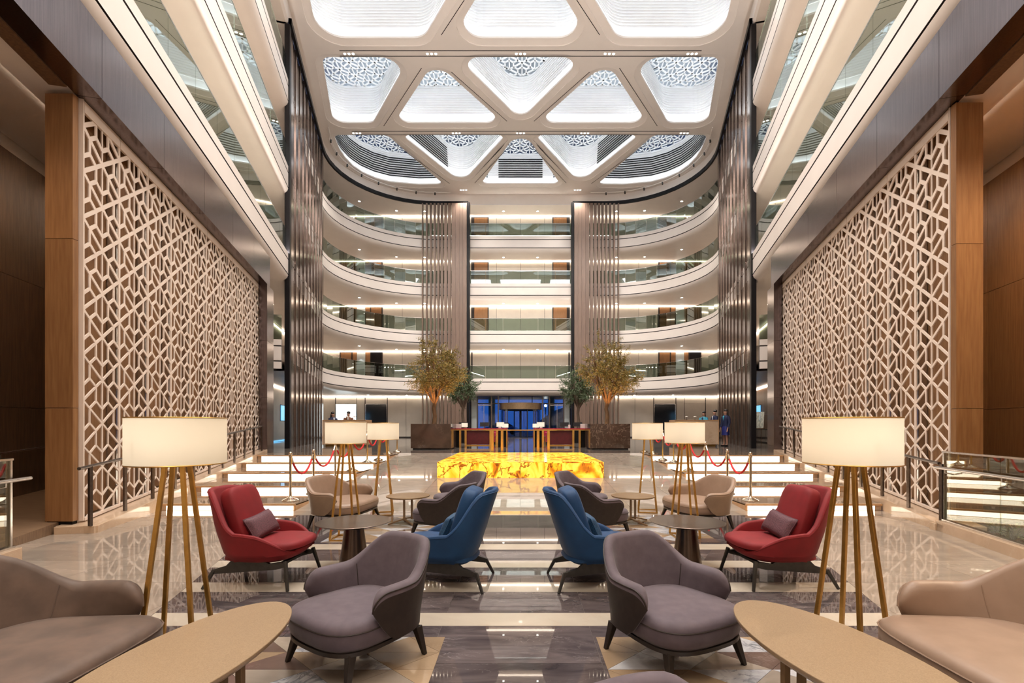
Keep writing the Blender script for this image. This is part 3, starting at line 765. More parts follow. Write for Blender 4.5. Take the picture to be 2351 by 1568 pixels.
# shadow gaps in the plaster
def strip(a, b, wd=.032):
    MB().bar((*a, ZC-.004), (*b, ZC-.004), wd, .012).build('shadow_gap', 'joint', ceil)
strip((-8.59, 22.93), (8.59, 22.93)); strip((-8.7, 23.27), (8.7, 23.27)); strip((-10.2, 29.2), (10.2, 29.2)); strip((-10.3, 29.55), (10.3, 29.55))
for s in (-1, 1):
    for a, b in (((2.35, 20.2), (3.6, 22.0)), ((4.92, 24.04), (8.11, 28.68)), ((3.48, 24.3), (.79, 28.23)), ((7.95, 30.5), (5.2, 35.5)), ((.63, 30.63), (3.35, 35.4))):
        strip((s*a[0], a[1]), (s*b[0], b[1]), .028)
ribz = [0.80+.15*i for i in range(12)]
for (nm, sd, p, r), f, q in zip(cofs, inn, holes):
    row = {'1': 'nearest', '2': 'middle', '3': 'farthest', 'u': 'overhead'}[nm[0]]
    cf = bpy.data.objects.new('coffer', None); COL.objects.link(cf); cf.parent = ceil
    def ring(poly, z): return [(x, y, ZC+z) for x, y in poly]
    o1 = offset(f, .30); w0 = offset(f, .30)
    mb = MB(); mb.loft([ring(q, 0), ring(q, .035), ring(offset(f, .2), .06), ring(offset(f, .1), .1), ring(f, .11), ring(f, .2), ring(offset(f, .05), .2), ring(offset(f, .05), .16), ring(w0, .16)][::-1], False)
    mb.build('rim', 'plaster', cf, smooth=35)
    mb = MB(); mb.loft([ring(offset(f, .10), .165), ring(offset(f, .20), .165), ring(offset(f, .2), .19), ring(offset(f, .1), .19), ring(offset(f, .1), .165)], False)
    mb.build('led_strip', 'led', cf)
    rings = [ring(w0, .16), ring(w0, ribz[0])]
    for i, z in enumerate(ribz):
        d = .30+.012*(i+1)
        rings += [ring(offset(f, d-.055), z), ring(offset(f, d-.055), z+.035), ring(offset(f, d), z+.035), ring(offset(f, d), z+.15)]
    mb = MB(); mb.loft(rings, False); mb.build('coffer_wall', 'coffer', cf)
    # dark slot louvres on the walls of the farthest row
    if nm[0] == '3':
        ww = offset(f, .29); n = len(ww); idx = []
        for i in range(n):
            x, y = ww[i]; x2, y2 = ww[(i+1) % n]
            L = math.hypot(x2-x, y2-y)
            if L < .05: continue
            if nm == '3c' and abs(y2-y) < .1 and y > 35: idx.append((i, .16, .84))
            if nm == '3a' and (abs(x+x2)/2 > 9.0 or y > 35.2) and min(y, y2) > 30.6: idx.append((i, 0, 1))
            if nm == '3b' and L > 2 and min(y, y2) < 34.5 and max(y, y2) > 30.5 and abs(y2-y) > 1 and (abs((x+x2)/2) > 4.3): idx.append((i, 0, .9))
        for j in range(9):
            mb = MB(); wj = offset(f, .30+.08*(.75+.17*j-.68)-.055)
            for (i_, t0, t1) in idx:
                z = ZC+.75+.17*j; a = wj[i_]; b = wj[(i_+1) % n]
                pa = Vector((a[0]+(b[0]-a[0])*t0, a[1]+(b[1]-a[1])*t0, z)); pb = Vector((a[0]+(b[0]-a[0])*t1, a[1]+(b[1]-a[1])*t1, z))
                mb.bar(pa, pb, .02, .075)
            if idx: mb.build('louvre', 'black', cf)
    # filigree panel closing the top
    zt = ZC+2.62
    xs = [v[0] for v in w0]; yy = [v[1] for v in w0]
    x0, x1, y0, y1 = min(xs)-.6, max(xs)+.6, min(yy)-.6, max(yy)+.6
    if nm != 'u':
        mb = MB(); du, h = .72, 1.02
        wpoly = offset(f, .55)
        def inside(x, y):
            c = False; n = len(wpoly)
            for i in range(n):
                (ax, ay), (bx, by) = wpoly[i], wpoly[(i+1) % n]
                if (ay > y) != (by > y) and x < (bx-ax)*(y-ay)/(by-ay)+ax: c = not c
            return c
        def sg(xa, ya, xb, yb, wd):
            if inside((xa+xb)/2, (ya+yb)/2): mb.bar((xa, ya, zt), (xb, yb, zt), wd, .04)
        for k in range(int((x1-x0)/du)+1):
            X = x0+k*du
            for n in range(int((y1-y0)/h)+2):
                A = y0+n*h+(h/2 if k % 2 else 0)
                sg(X, A, X+du, A+h/2, .09); sg(X, A, X+du, A-h/2, .09); sg(X, A, X, A+h, .07)
                for c, zc, e, g in ((X+du/3, A+h/2, X, X+2*du/3), (X+2*du/3, A, X+du, X+du/3)):
                    sg(c, zc, c, zc+h/3, .08); sg(c, zc, e, zc-h/6, .08); sg(c, zc, g, zc-h/6, .08)
        mb.build('filigree_panel', 'coffer', cf)
        area('skylight', ((x0+x1)/2, (y0+y1)/2, ZC+3.5), x1-x0-1.4, y1-y0-1.4, 2.0*(x1-x0-1.4)*(y1-y0-1.4), (.82, .92, 1))  # unseen lamp added above the filigree to fill the upper coffer walls
mb = MB(); mb.box(-19, -6, ZC+3.6, 19, 41, ZC+3.7)
S('roof', mb, 'roofc')['kind'] = 'structure'
# drop band and black profile round the back of the ceiling
P, yb = arc_path(20.4)
mb = sweep(P, [(0, 18.62), (0, ZC)]); sweep(P, [(-2.6, 18.62), (-.02, 18.62)][::-1], mb); S('ceiling_drop', mb, 'plaster', smooth=40)
Ps, _ = arc_path(3.0)
hc = [(p, n) for p, n in Ps if p.y <= 20.3]
for s in (-1, 1):
    pp = [(Vector((s*abs(p.x), p.y, 0)), Vector((-s*abs(n.x), n.y, 0))) for p, n in hc if p.x < 0]
    mb = MB().prism([(s*5, 37.5), (s*9, 37.2), (s*11.3, 36.0), (s*13.1, 33), (s*13.3, 28.5), (s*(wx(28.5)+2.6), 28.5), (s*17.3, 39.28), (s*5, 39.28)], 18.63, 18.75)
    S('ceiling_corner', mb, 'plaster')
    pp.append((Vector((s*wx(20.5), 20.5, 0)), Vector((-s*.9675, .2528, 0)))) if s < 0 else pp.append((Vector((s*wx(20.5), 20.5, 0)), Vector((-s*.9675, .2528, 0))))
    mb = sweep(pp, [(-2.6, 18.62), (-.1, 18.62), (0, 18.7), (0, ZC)]); S('ceiling_drop', mb, 'plaster')
    pr = [(p, n) for p, n in P if p.x*s > 3.9]
    bp = tag(None or sweep(pr, [(.01, 18.57), (.13, 18.57), (.13, 18.82), (.01, 18.82), (.01, 18.57)]).build('head_profile', 'black'), 'black metal head profile curving round the %s corner under the ceiling' % SN[s], 'trim')
for s in (-1, 1):
    tr_ = [(p+n*.55) for p, n in P if p.x*s > 4.5 and p.y > 28]
    if s < 0: pass
    tk = empty('track_rail', (tr_[len(tr_)//2].x, tr_[len(tr_)//2].y, ZC-.05), 0, 'thin white lighting track following the %s curved edge of the great ceiling' % SN[s], 'light track')
    part(MB().tube([(v.x, v.y, ZC-.12) for v in tr_], .03, 6), 'rail', 'plaster', tk, smooth=60)
    for v in tr_[1:-1:2]:
        part(MB().tube([(v.x, v.y, ZC), (v.x, v.y, ZC-.12)], .02, 6), 'hanger', 'plaster', tk)
        part(MB().tube([(v.x, v.y, ZC-.14), (v.x, v.y-.05, ZC-.32)], .055, 8), 'spot_head', 'gunmetal', tk)
# ================================================================ FIN WALLS beside the balconies and bronze fin columns
for s in (-1, 1):
    fw = empty('fin_wall', wp(s, 20.6, 0, .65), 0, 'tall wall of vertical bronze fins beyond the %s lattice screen' % SN[s], 'fin wall')
    mb = MB(); wbox(mb, s, 20.38, 20.66, -.14, .06, .65, 18.56); part(mb, 'black_post', 'black', fw)
    mb = MB(); wbox(mb, s, 20.75, 30.6, -.22, -.18, .65, 18.55); part(mb, 'back_sheet', 'bronze', fw)
    n = 30
    for k in range(n):
        y = 20.80+k*9.75/n
        mb = MB(); wbox(mb, s, y, y+.29, -.18, .0 if k % 3 else .04, .65, 18.55); part(mb, 'fin', 'fin', fw)
    # centre columns in front of the balconies
    fc = empty('fin_column', (s*5.5, YB-.35, .65), 0, 'full height column of spaced bronze fins %s of the entrance' % SN[s], 'column')
    mb = MB(); mb.box(min(s*3.86, s*4.06), YB-.5, .65, max(s*3.86, s*4.06), YB-.05, 18.56); part(mb, 'black_post', 'black', fc)
    for k in range(4):
        x0 = 4.09+k*.29; mb = MB(); mb.box(min(s*x0, s*(x0+.28)), YB-.4, .65, max(s*x0, s*(x0+.28)), YB-.12, 18.55); part(mb, 'fin_panel', 'finw', fc)
    xs = [5.30, 5.60, 5.89, 6.17, 6.46, 6.76, 7.08, 7.42]
    for k, x0 in enumerate(xs):
        wd = (.22, .20, .18, .16, .15, .14, .12, .08)[k]
        mb = MB(); mb.box(min(s*x0, s*(x0+wd)), YB-.4, .65, max(s*x0, s*(x0+wd)), YB-.12, 18.55); part(mb, 'fin', 'finw', fc)
# ================================================================ BACK WALL, CORRIDORS
YW = 39.3
mb = MB(); mb.box(-18.5, YW, .4, -3.97, YW+.3, 4.02); mb.box(3.97, YW, .4, 18.5, YW+.3, 4.02); mb.box(-18.5, YW, 4.02, 18.5, YW+.3, 19.4)
wb = S('wall_back', mb, 'joint')
def panels(xs, z0, z1, m='wallpanel'):
    for a, b in zip(xs[:-1], xs[1:]):
        MB().box(a+.012, YW-.03, z0, b-.012, YW+.01, z1).build('wall_panel', m, wb)
nd_ = [1]
def door(xa, xb, z0, z1, m='door'):
    d = bpy.data.objects.new('door_%d' % nd_[0], None); nd_[0] += 1; COL.objects.link(d); d['kind'] = 'structure'; d.location = ((xa+xb)/2, YW, z0)
    part(MB().box(xa+.05, YW-.05, z0, xb-.05, YW-.032, z1-.06), 'leaf', m, d)
    mb = MB(); mb.box(xa, YW-.07, z0, xa+.05, YW-.032, z1); mb.box(xb-.05, YW-.07, z0, xb, YW-.032, z1); mb.box(xa+.05, YW-.07, z1-.06, xb-.05, YW-.032, z1); part(mb, 'frame', 'joint', d)
    hx = xb-.14 if xa < 0 else xa+.14
    part(MB().tube([(hx, YW-.06, z0+1.0), (hx, YW-.10, z0+1.0), (hx-.1, YW-.10, z0+1.0)], .012, 6), 'handle', 'steel', d)
for i in range(4):
    z0 = LV[i]+1.14; z1 = LV[i+1]-.02
    for s in (-1, 1):
        xs = [4.0, 5.95, 7.9, 9.6, 11.2]
        if s < 0: panels([-x for x in xs[::-1]], z0, z1)
        else: panels(xs, z0, z1)
        lo, hi = (11.23, 12.18)
        open_ = i == 0  # black leaf colour stands for the dark of an open doorway
        door(min(s*lo, s*hi), max(s*lo, s*hi), z0, z1-.02, 'black' if (open_ and s < 0) else 'door')
        panels(sorted((s*14.68, s*17.4)), z0, z1)
        panels(sorted((s*12.2, s*12.6)), z0, z1, 'door')
        panels(sorted((s*12.6, s*13.3)), z0, z1, 'niche')
        panels(sorted((s*13.3, s*13.65)), z0, z1, 'door')
        door(min(s*13.67, s*14.66), max(s*13.67, s*14.66), z0, z1-.02, 'black' if (open_ and s > 0) else 'door')
        spot('niche_light', (s*12.95, YW-.35, z1-.1), 22, 70, (.8, .95, 1), .5, .03)
    if i: 
        door(-3.81, -2.62, z0, z1-.02); door(2.62, 3.81, z0, z1-.02)
        panels([-2.6, -1.95, 0, 1.95, 2.6], z0, z1)
    else: panels([-3.9, -1.95, 0, 1.95, 3.9], z0, z1)
    mb = MB(); mb.box(-17, YW-.16, z1-.055, 17, YW-.1, z1-.0); mb.build('cove_light', 'cove', wb)
# ground floor
for s in (-1, 1):
    p = [4.1, 5.8, 7.5, 9.3, 10.8]
    panels(sorted(s*x for x in p), .72, 3.98)
    panels(sorted((s*15.05, s*17.4)), .72, 3.98); panels(sorted((s*10.85, s*12.6)), 3.42, 3.98); panels(sorted((s*12.65, s*13.3)), .72, 3.98); panels(sorted((s*13.32, s*15.0)), 3.42, 3.98)
    mb = MB(); mb.box(min(s*4.1, s*17), YW-.16, 3.92, max(s*4.1, s*17), YW-.1, 4.0); mb.build('cove_light', 'cove', wb)
    mb = MB(); mb.box(min(s*4.1, s*15.2), YW-.05, .65, max(s*4.1, s*15.2), YW-.028, .74); S('baseboard_%s' % SN[s], mb, 'joint')
    if s > 0: panels([13.32, 15.0], .72, 3.41)
    for (a, b, m, lb) in ((10.88, 12.55, 'tv_off', 'tall dark switched-off display panel set in the back wall, %s side' % SN[s]), (13.35, 14.98, 'tv_white' if s < 0 else 'wallpanel', 'tall glowing white display panel in the back wall behind the left podium' if s < 0 else 'plain pale wall bay behind the right podium')):
        if s > 0 and a > 13: continue
        t = empty('display_panel', (s*(a+b)/2, YW-.03, .72), 0, lb, 'screen')
        part(MB().box(min(s*a, s*b), YW-.05, .75, max(s*a, s*b), YW-.01, 3.36), 'screen', m, t)
        mb = MB(); x0, x1 = min(s*a, s*b), max(s*a, s*b)
        mb.box(x0-.04, YW-.07, .72, x0, YW-.01, 3.4); mb.box(x1, YW-.07, .72, x1+.04, YW-.01, 3.4); mb.box(x0, YW-.07, 3.36, x1, YW-.01, 3.4); part(mb, 'bezel', 'steel', t)
# side corridors: cove light along the outer walls
for s in (-1, 1):
    for z in (LV[0], LV[1], LV[2], LV[3]):
        mb = MB(); wbox(mb, s, 19 if z < 8 else 4, 39, -2.585, -2.52, z-.09, z-.02); mb.build('cove_light', 'cove', wallL[s])
# ---- soffit downlights
in_top = 'in the top soffit under the great ceiling'
def downlight(x, y, z, label, group, r=.085):
    t = empty('downlight', (x, y, z), 0, label, 'downlight', group)
    MB().lathe([(r*1.5, -.002), (r*1.5, -.014), (r, -.016), (r, -.002)], 12).build('trim_ring', 'plaster', t)
    MB().lathe([(r*.98, -.004), (r*.98, -.012)], 12).build('lens', 'lens', t)
for i in range(5):
    z = LV[i]
    pos = [(-14.0, 33.6), (-12.2, 36.6), (-9.8, 38.2), (-7.6, 38.3), (-1.35, 38.3), (1.35, 38.3), (7.6, 38.3), (9.8, 38.2), (12.2, 36.6), (14.0, 33.6)]
    if i == 0: pos = [(-11.8, 37.4), (-8.9, 37.8), (-8.2, 38.6), (8.2, 38.6), (8.9, 37.8), (11.8, 37.4)]
    for k, (x, y) in enumerate(pos):
        where = 'under the %s floor balcony' % FL[i] if i < 4 else in_top
        downlight(x, y, z, '%s small downlight from the left %s' % (ORD[k], where), 'downlights in the balcony soffits')
for s in (-1, 1):
    for z, nm in ((LV[0], 'second'), (LV[1], 'third')):
        x, y, _ = wp(s, 24.5, -1.55, 0)
        downlight(x, y, z, 'lone downlight under the %s floor slab beside the %s fin wall' % (nm, SN[s]), 'downlights beside the fin walls', .06)
        spot('aisle_spot', (x, y, z-.05), 120, 120, (1, .85, .68), .8)
# ---- triple spots in the great ceiling
def triple(x, y, label):
    t = empty('ceiling_spotlight', (x, y, ZC), 0, label, 'ceiling light', 'triple spots in the great ceiling')
    for d in (-.2, 0, .2):
        o = MB().lathe([(.085, -.002), (.085, -.012), (.06, -.014), (.06, -.004)], 14, (d, 0, 0)).build('ring', 'plaster', t)
        MB().lathe([(.06, -.004), (.06, -.01)], 14, (d, 0, 0)).build('lens', 'lens', o)
    spot('ceiling_spot', (x, y, ZC-.1), 1300 if y < 25 else 800, 100, (1, .92, .84), .7, .25, (.62 if y < 25 else 0, 0, 0))
rw = ['near', 'middle', 'far']
for (k, x) in enumerate((-8.2, -4.25, 0, 4.25, 8.2)): triple(x, 23.11, '%s triple spotlight from the left in the ceiling band before the middle coffers' % ORD[k])
for (k, x) in enumerate((-9.95, -3.9, 0, 3.9, 9.95)): triple(x, 29.37, '%s triple spotlight from the left in the ceiling band before the farthest coffers' % ORD[k])
for (k, x) in enumerate((-4.3, 4.3)): triple(x, 36.45, '%s triple spotlight at the back edge of the great ceiling' % ('left', 'right')[k])
for x, y in ((-5, 16.2), (0, 16.2), (5, 16.2), (-4, 9.6), (4, 9.6), (-2.5, 3.2), (2.5, 3.2)): spot('ceiling_spot', (x, y, ZC-.1), 480, 80, (1, .92, .84), .7, .3)
# ================================================================ ENTRANCE AND THE DUSK OUTSIDE
wn = bpy.data.objects.new('window_1', None); COL.objects.link(wn); wn['kind'] = 'structure'; wn.location = (0, YW, UF)
for s in (-1, 1):
    part(MB().box(min(s*3.55, s*3.97), YW-.2, UF, max(s*3.55, s*3.97), YW+.3, 4.02), 'jamb', 'niche', wn)
    for x in (3.5, 2.35, 1.80): part(MB().box(s*x-.05, YW-.08, UF, s*x+.05, YW+.08, 4.02), 'mullion', 'steel_dark', wn)
    part(MB().box(min(s*2.95, s*2.99), YW-.06, UF, max(s*2.95, s*2.99), YW+.06, 3.38), 'mullion', 'steel', wn)
    part(MB().box(min(s*2.4, s*3.45), YW-.16, 3.25, max(s*2.4, s*3.45), YW-.081, 3.33), 'door_closer', 'steel', wn)  # pale steel bar added in place of bright inner lights
for x in (-.95, .95): part(MB().box(x-.03, YW-.06, 3.47, x+.03, YW+.06, 4.02), 'mullion', 'gunmetal', wn)
part(MB().box(-3.5, YW-.07, 3.38, 3.5, YW+.07, 3.47), 'transom', 'gunmetal', wn)
for a, b in ((-3.5, -2.35), (-2.35, -1.8), (1.8, 2.35), (2.35, 3.5)):
    part(MB().box(a+.05, YW-.01, UF+.05, b-.05, YW+.01, 3.38), 'pane', 'glass_clear', wn)
for a, b in ((-3.5, -1.8), (-1.8, -.95), (-.95, .95), (.95, 1.8), (1.8, 3.5)):
    part(MB().box(a+.05, YW-.01, 3.47, b-.05, YW+.01, 4.02), 'pane', 'glass_clear', wn)
spot('entrance_spot', (0, YW-1.2, 3.95), 160, 130, (1, .9, .8), .8)  # lamp added to brighten the entrance, without a fixture
spot('canopy_light', (-6, YW+9, 6), 1500, 120, (.7, .85, 1), .8, .3)  # unseen lamps added to brighten the ground outside
spot('canopy_light', (6, YW+9, 6), 1500, 120, (.7, .85, 1), .8, .3)
rd = empty('revolving_door', (0, YW, UF), 0, 'glazed revolving door with a bronze drum canopy in the entrance', 'door')
def cyl(r0, r1, z0, z1, a0, a1, n=16):
    mb = MB(); rr = []
    for k in range(n+1):
        a = a0+(a1-a0)*k/n; c, s_ = math.cos(a), math.sin(a)
        rr.append([(r0*c, r0*s_, z0), (r1*c, r1*s_, z0), (r1*c, r1*s_, z1), (r0*c, r0*s_, z1)])
    return mb.loft(rr)
cyl(1.55, 1.72, 2.27, 2.78, 0, 2*PI, 32).build('canopy_band', 'bronze_top', rd, smooth=40)
MB().lathe([(1.56, 2.3), (1.56, 2.34)], 32).build('canopy_soffit', 'gunmetal', rd)
for a0, a1 in ((PI*.78, PI*1.28), (-PI*.28, PI*.22)):
    cyl(1.62, 1.635, .05, 2.27, a0, a1).build('curved_glass', 'glass_clear', rd, smooth=40)
for a in (PI*.78, PI*1.28, -PI*.28, PI*.22): MB().box(1.63*math.cos(a)-.035, 1.63*math.sin(a)-.035, 0, 1.63*math.cos(a)+.035, 1.63*math.sin(a)+.035, 2.3).build('upright', 'gunmetal', rd)
for k in range(4):
    a = k*PI/2+.35; c, s_ = math.cos(a), math.sin(a)
    wg = MB()
    for p, q in (((.05, .05), (1.55, .05)), ((.05, 2.2), (1.55, 2.2)), ((.05, .05), (.05, 2.2)), ((1.55, .05), (1.55, 2.2))): wg.bar((p[0]*c, p[0]*s_, p[1]), (q[0]*c, q[0]*s_, q[1]), .07, .07, (-s_, c, 0))
    w_ = wg.build('wing', 'gunmetal', rd)
    MB().bar((.05*c, .05*s_, 1.1), (1.55*c, 1.55*s_, 1.1), .012, 2.1).build('wing_glass', 'glass_clear', w_)
MB().lathe([(1.7, -.0), (1.7, .02), (1.5, .025)], 32).build('sill_ring', 'steel', rd)
S('ground_outside', MB().prism([(-30, YW+.3), (30, YW+.3), (60, 100), (-60, 100)], .3, .6), 'asphalt')
mb = MB(); mb.box(-9, YW+.8, 4.35, 9, YW+11, 4.7); tag(mb.build('entrance_canopy', 'gunmetal'), 'dark entrance canopy slab outside above the doors', 'canopy')  # slab added so that the upper entrance panes turn dark
for x in (-6.2, -2.9, 3.1, 6.4):
    tag(MB().lathe([(.34, .3), (.34, 4.35)], 20, (x, YW+9.5, 0)).build('canopy_column', 'niche', smooth=40), '%s pale round column carrying the entrance canopy outside' % ORD[[-6.2, -2.9, 3.1, 6.4].index(x)], 'column', 'canopy columns')
mb = MB(); rg = []
for i in range(13):
    t = i/12; x = 2+t*26; rg.append([(x, 60+6*math.cos(a), .6+(1+2.4*math.sin(t*PI)**.6)*math.sin(a)*1.4) for a in [k*PI/8 for k in range(9)]])
mb.loft(rg, True); tag(mb.build('planted_bank', 'hill', smooth=60), 'low dark planted bank outside beyond the revolving door', 'bank')
cr = empty('car', (-2.2, 56, .6), 0, 'small bluish car parked outside the entrance at dusk', 'car')
rg = []
for x, z0, z1, wy in ((-2.1, .35, .65, .7), (-1.9, .25, .85, .82), (-1.0, .22, .95, .86), (.4, .22, .95, .86), (1.6, .22, .9, .86), (2.0, .3, .75, .78), (2.1, .38, .62, .7)):
    rg.append([(x, -wy, z0), (x, wy, z0), (x, wy, z1*.8), (x, wy*.9, z1), (x, -wy*.9, z1), (x, -wy, z1*.8)])
MB().loft(rg).build('body', 'carpaint', cr, smooth=40)
rg = [[(x, -wy, z), (x, wy, z), (x, wy*.8, z1), (x, -wy*.8, z1)] for x, z, z1, wy in ((-1.2, .93, .96, .8), (-.5, .93, 1.42, .78), (.7, .93, 1.42, .78), (1.4, .93, .98, .8))]
MB().loft(rg).build('cabin', 'tv_off', cr, smooth=30)
for x in (-1.3, 1.3):
    for y in (-.8, .8):
        mb = MB(); mb.lathe([(.3, -.1), (.32, 0), (.3, .1)], 16); mb.v = [(x+a, y+c, .32+b) for a, b, c in mb.v]; mb.build('wheel', 'black', cr, smooth=40)
lp = empty('street_lamp', (2.6, 50, .6), 0, 'street lamp glowing outside the right half of the entrance', 'lamp')
MB().tube([(0, 0, 0), (0, 0, 3.0)], .05, 8).build('pole', 'gunmetal', lp); MB().ellip((0, 0, 3.1), (.14, .14, .12), 10, 6).build('lantern', 'lens', lp)
# ================================================================ SEATING
def smooth01(a, b, x):
    t = max(0., min(1., (x-a)/(b-a))); return t*t*(3-2*t)
def se(a, e): return math.copysign(abs(a)**e, a)
def tub_seat(name, loc, face, w, d, inner, outer, label, cat, group, arm=.575, top=.778, sz=.40, zb0=.225, legs=True, lean=.10, seat_m=None, cen=.20, sq=3.0):
    """lounge seat with one wrapped back that falls to low rounded arms; local front is -Y"""
    rz = math.radians(face)
    root = empty(name, loc, rz, label, cat, group)
    a, b = w/2, d/2
    seat_m = seat_m or inner
    # seat cushion
    def plan(t, k, x=sq):
        c, s_ = math.cos(t), math.sin(t)
        px = k*a*.93*se(c, 2/x); py = k*b*.97*se(s_, 2/x)
        px *= 1+.06*(-py/b)
        return px, py-.03
    rings = []
    zb = zb0
    for z, k in ((zb, .93), (zb+.02, .97), (zb+.06, 1.0), (sz-.065, 1.0), (sz-.04, .985), (sz-.018, .95), (sz-.005, .88), (sz+.004, .7), (sz+.01, .4), (sz+.012, .08)):
        rings.append([(*plan(2*PI*i/40, k), z) for i in range(40)])
    MB().loft(rings).build('seat', seat_m, root, smooth=60)
    pp = [(*plan(2*PI*i/40, 1.003), sz-.06) for i in range(41)]
    MB().tube(pp, .0045, 5, caps=False).build('seat_piping', outer, root, smooth=60)
    # wrapped shell
    mb = MB(); N = 56; PT_, PB_ = math.radians(112), math.radians(90); rr = []; edge = []
    for i in range(N+1):
        t = math.sin((-1+2*i/N)*PI/2*.96)/math.sin(PI/2*.96)
        u = abs(t)
        h = arm+(top-arm)*(1-smooth01(cen, .66, u))
        end = 1.0
        if u > .86: end = math.sqrt(max(.0, 1-((u-.86)/.14)**2))
        lo = zb+.005
        hz = lo+(h-lo)*(.62+.38*end)
        th = .072+.034*smooth01(.35, .75, u)
        if u > .86: th *= .12+.88*max(end, .0)
        ring = []
        def pt(z, inn):
            zz = (z-lo)/max(.05, hz-lo); ph = t*(PB_+(PT_-PB_)*zz**.8 if zz > 0 else PB_)
            cx, cyy = se(math.sin(ph), .84), se(math.cos(ph), .84)
            inx, iny = -math.sin(ph)*b, -math.cos(ph)*a
            L = math.hypot(inx, iny); inx, iny = inx/L, iny/L
            k = 1+.07*(z-zb)/.55; f = max(0, math.cos(ph))
            x = a*1.0*cx*k+inx*inn; y = b*1.02*cyy*k+iny*inn+lean*f*max(0, z-.3)/.5
            return (x, y, z)
        K = 6
        for j in range(K+1): ring.append(pt(lo+(hz-th*.5-lo)*j/K, 0))
        for j in range(1, 6):
            an = PI*j/6; ring.append(pt(hz-th*.5+th*.5*math.sin(an), th*.5*(1-math.cos(an))))
        for j in range(K+1): ring.append(pt(hz-th*.5+(lo-hz+th*.5)*j/K, th))
        edge.append(ring[K+1]); rr.append(ring)
    n = len(rr[0])
    vs = [p for r in rr for p in r]
    fo, fi = [], []
    for i in range(N):
        for j in range(n):
            k = (j+1) % n; f = (i*n+j, (i+1)*n+j, (i+1)*n+k, i*n+k)
            (fo if j < K else fi).append(f)
    mb.add(vs, fo, 1); mb.f += fi; mb.m += [0]*len(fi)
    mb.f += [tuple(range(n)), tuple(N*n+j for j in range(n))[::-1]]; mb.m += [0, 0]
    mb.build('backrest', [inner, outer], root, smooth=60)
    MB().tube(edge, .006, 5).build('piping', outer, root, smooth=60)
    for tgt in (-.56, .56):
        i = min(range(N+1), key=lambda q: abs(math.sin((-1+2*q/N)*PI/2*.96)-tgt)); rg_ = rr[i]
        MB().tube([Vector(rg_[j])+Vector((0, -.0015, .0015)) for j in range(K+6, n-1)], .0028, 5).build('seam', outer, root)
    # rim and legs
    MB().loft([[(*plan(2*PI*i/40, k), z) for i in range(40)] for z, k in ((zb-.028, .93), (zb-.026, .965), (zb-.002, .965), (zb, .93))]).build('base_rim', 'darkwood', root, smooth=40)
    for sx in (-1, 1):
        for sy in (-1, 1):
            x0, y0 = sx*a*.74, sy*b*.70; x1, y1 = sx*a*.84, sy*b*.82-.01
            MB().bar((x1, y1, 0), (x0, y0, zb-.025), .028, .028, (0, 1, 0), .054, .054).build('leg', 'darkwood', root, bev=.005)
    return root
gA = 'grey tub armchairs in the foreground'
tub_seat('lounge_armchair', (-1.12, 3.34, 0), -36, .80, .76, 'grey', 'greyleather', 'grey fabric tub armchair in the foreground, turned left towards the left oval table', 'armchair', gA)
tub_seat('lounge_armchair', (1.05, 3.36, 0), 28, .80, .76, 'grey', 'greyleather', 'grey fabric tub armchair in the foreground, turned right towards the right oval table', 'armchair', gA)
tub_seat('lounge_armchair', (.50, 1.14, 0), 25, .80, .76, 'grey', 'greyleather', 'grey tub armchair of which only the top of the back shows at the bottom edge', 'armchair', gA)
gB = 'dark grey tub armchairs at the small bronze tables'
for s in (-1, 1):
    tub_seat('lounge_armchair', (s*1.14, 7.15, 0), s*118, .80, .76, 'grey', 'greyleather', 'nearer dark grey tub armchair behind the %s blue wing chair, seen from its brown outside' % SN[s], 'armchair', gB)
    tub_seat('lounge_armchair', (s*1.10, 8.55, 0), s*54, .80, .76, 'grey', 'greyleather', 'farther dark grey tub armchair before the glowing onyx block, %s of centre' % SN[s], 'armchair', gB)
    tub_seat('loveseat', (s*2.90, 8.0, 0), -s*82, 1.28, .84, 'beige', 'tanleather', 'beige leather two-seat tub sofa by the %s staircase behind a tripod floor lamp' % SN[s], 'sofa', 'beige loveseats by the stairs', cen=.16)
tub_seat('sofa', (-2.53, 1.97, 0), 88, 2.0, .92, 'taupe', 'taupe', 'taupe velvet curved sofa cut by the bottom left corner', 'sofa', None, top=.90, arm=.655, sz=.50, zb0=.27, cen=.30, sq=5)
tub_seat('sofa', (2.53, 1.97, 0), -88, 2.0, .92, 'beige', 'beige', 'pale beige leather curved sofa cut by the bottom right corner', 'sofa', None, top=.90, arm=.655, sz=.50, zb0=.27, cen=.30, sq=5)

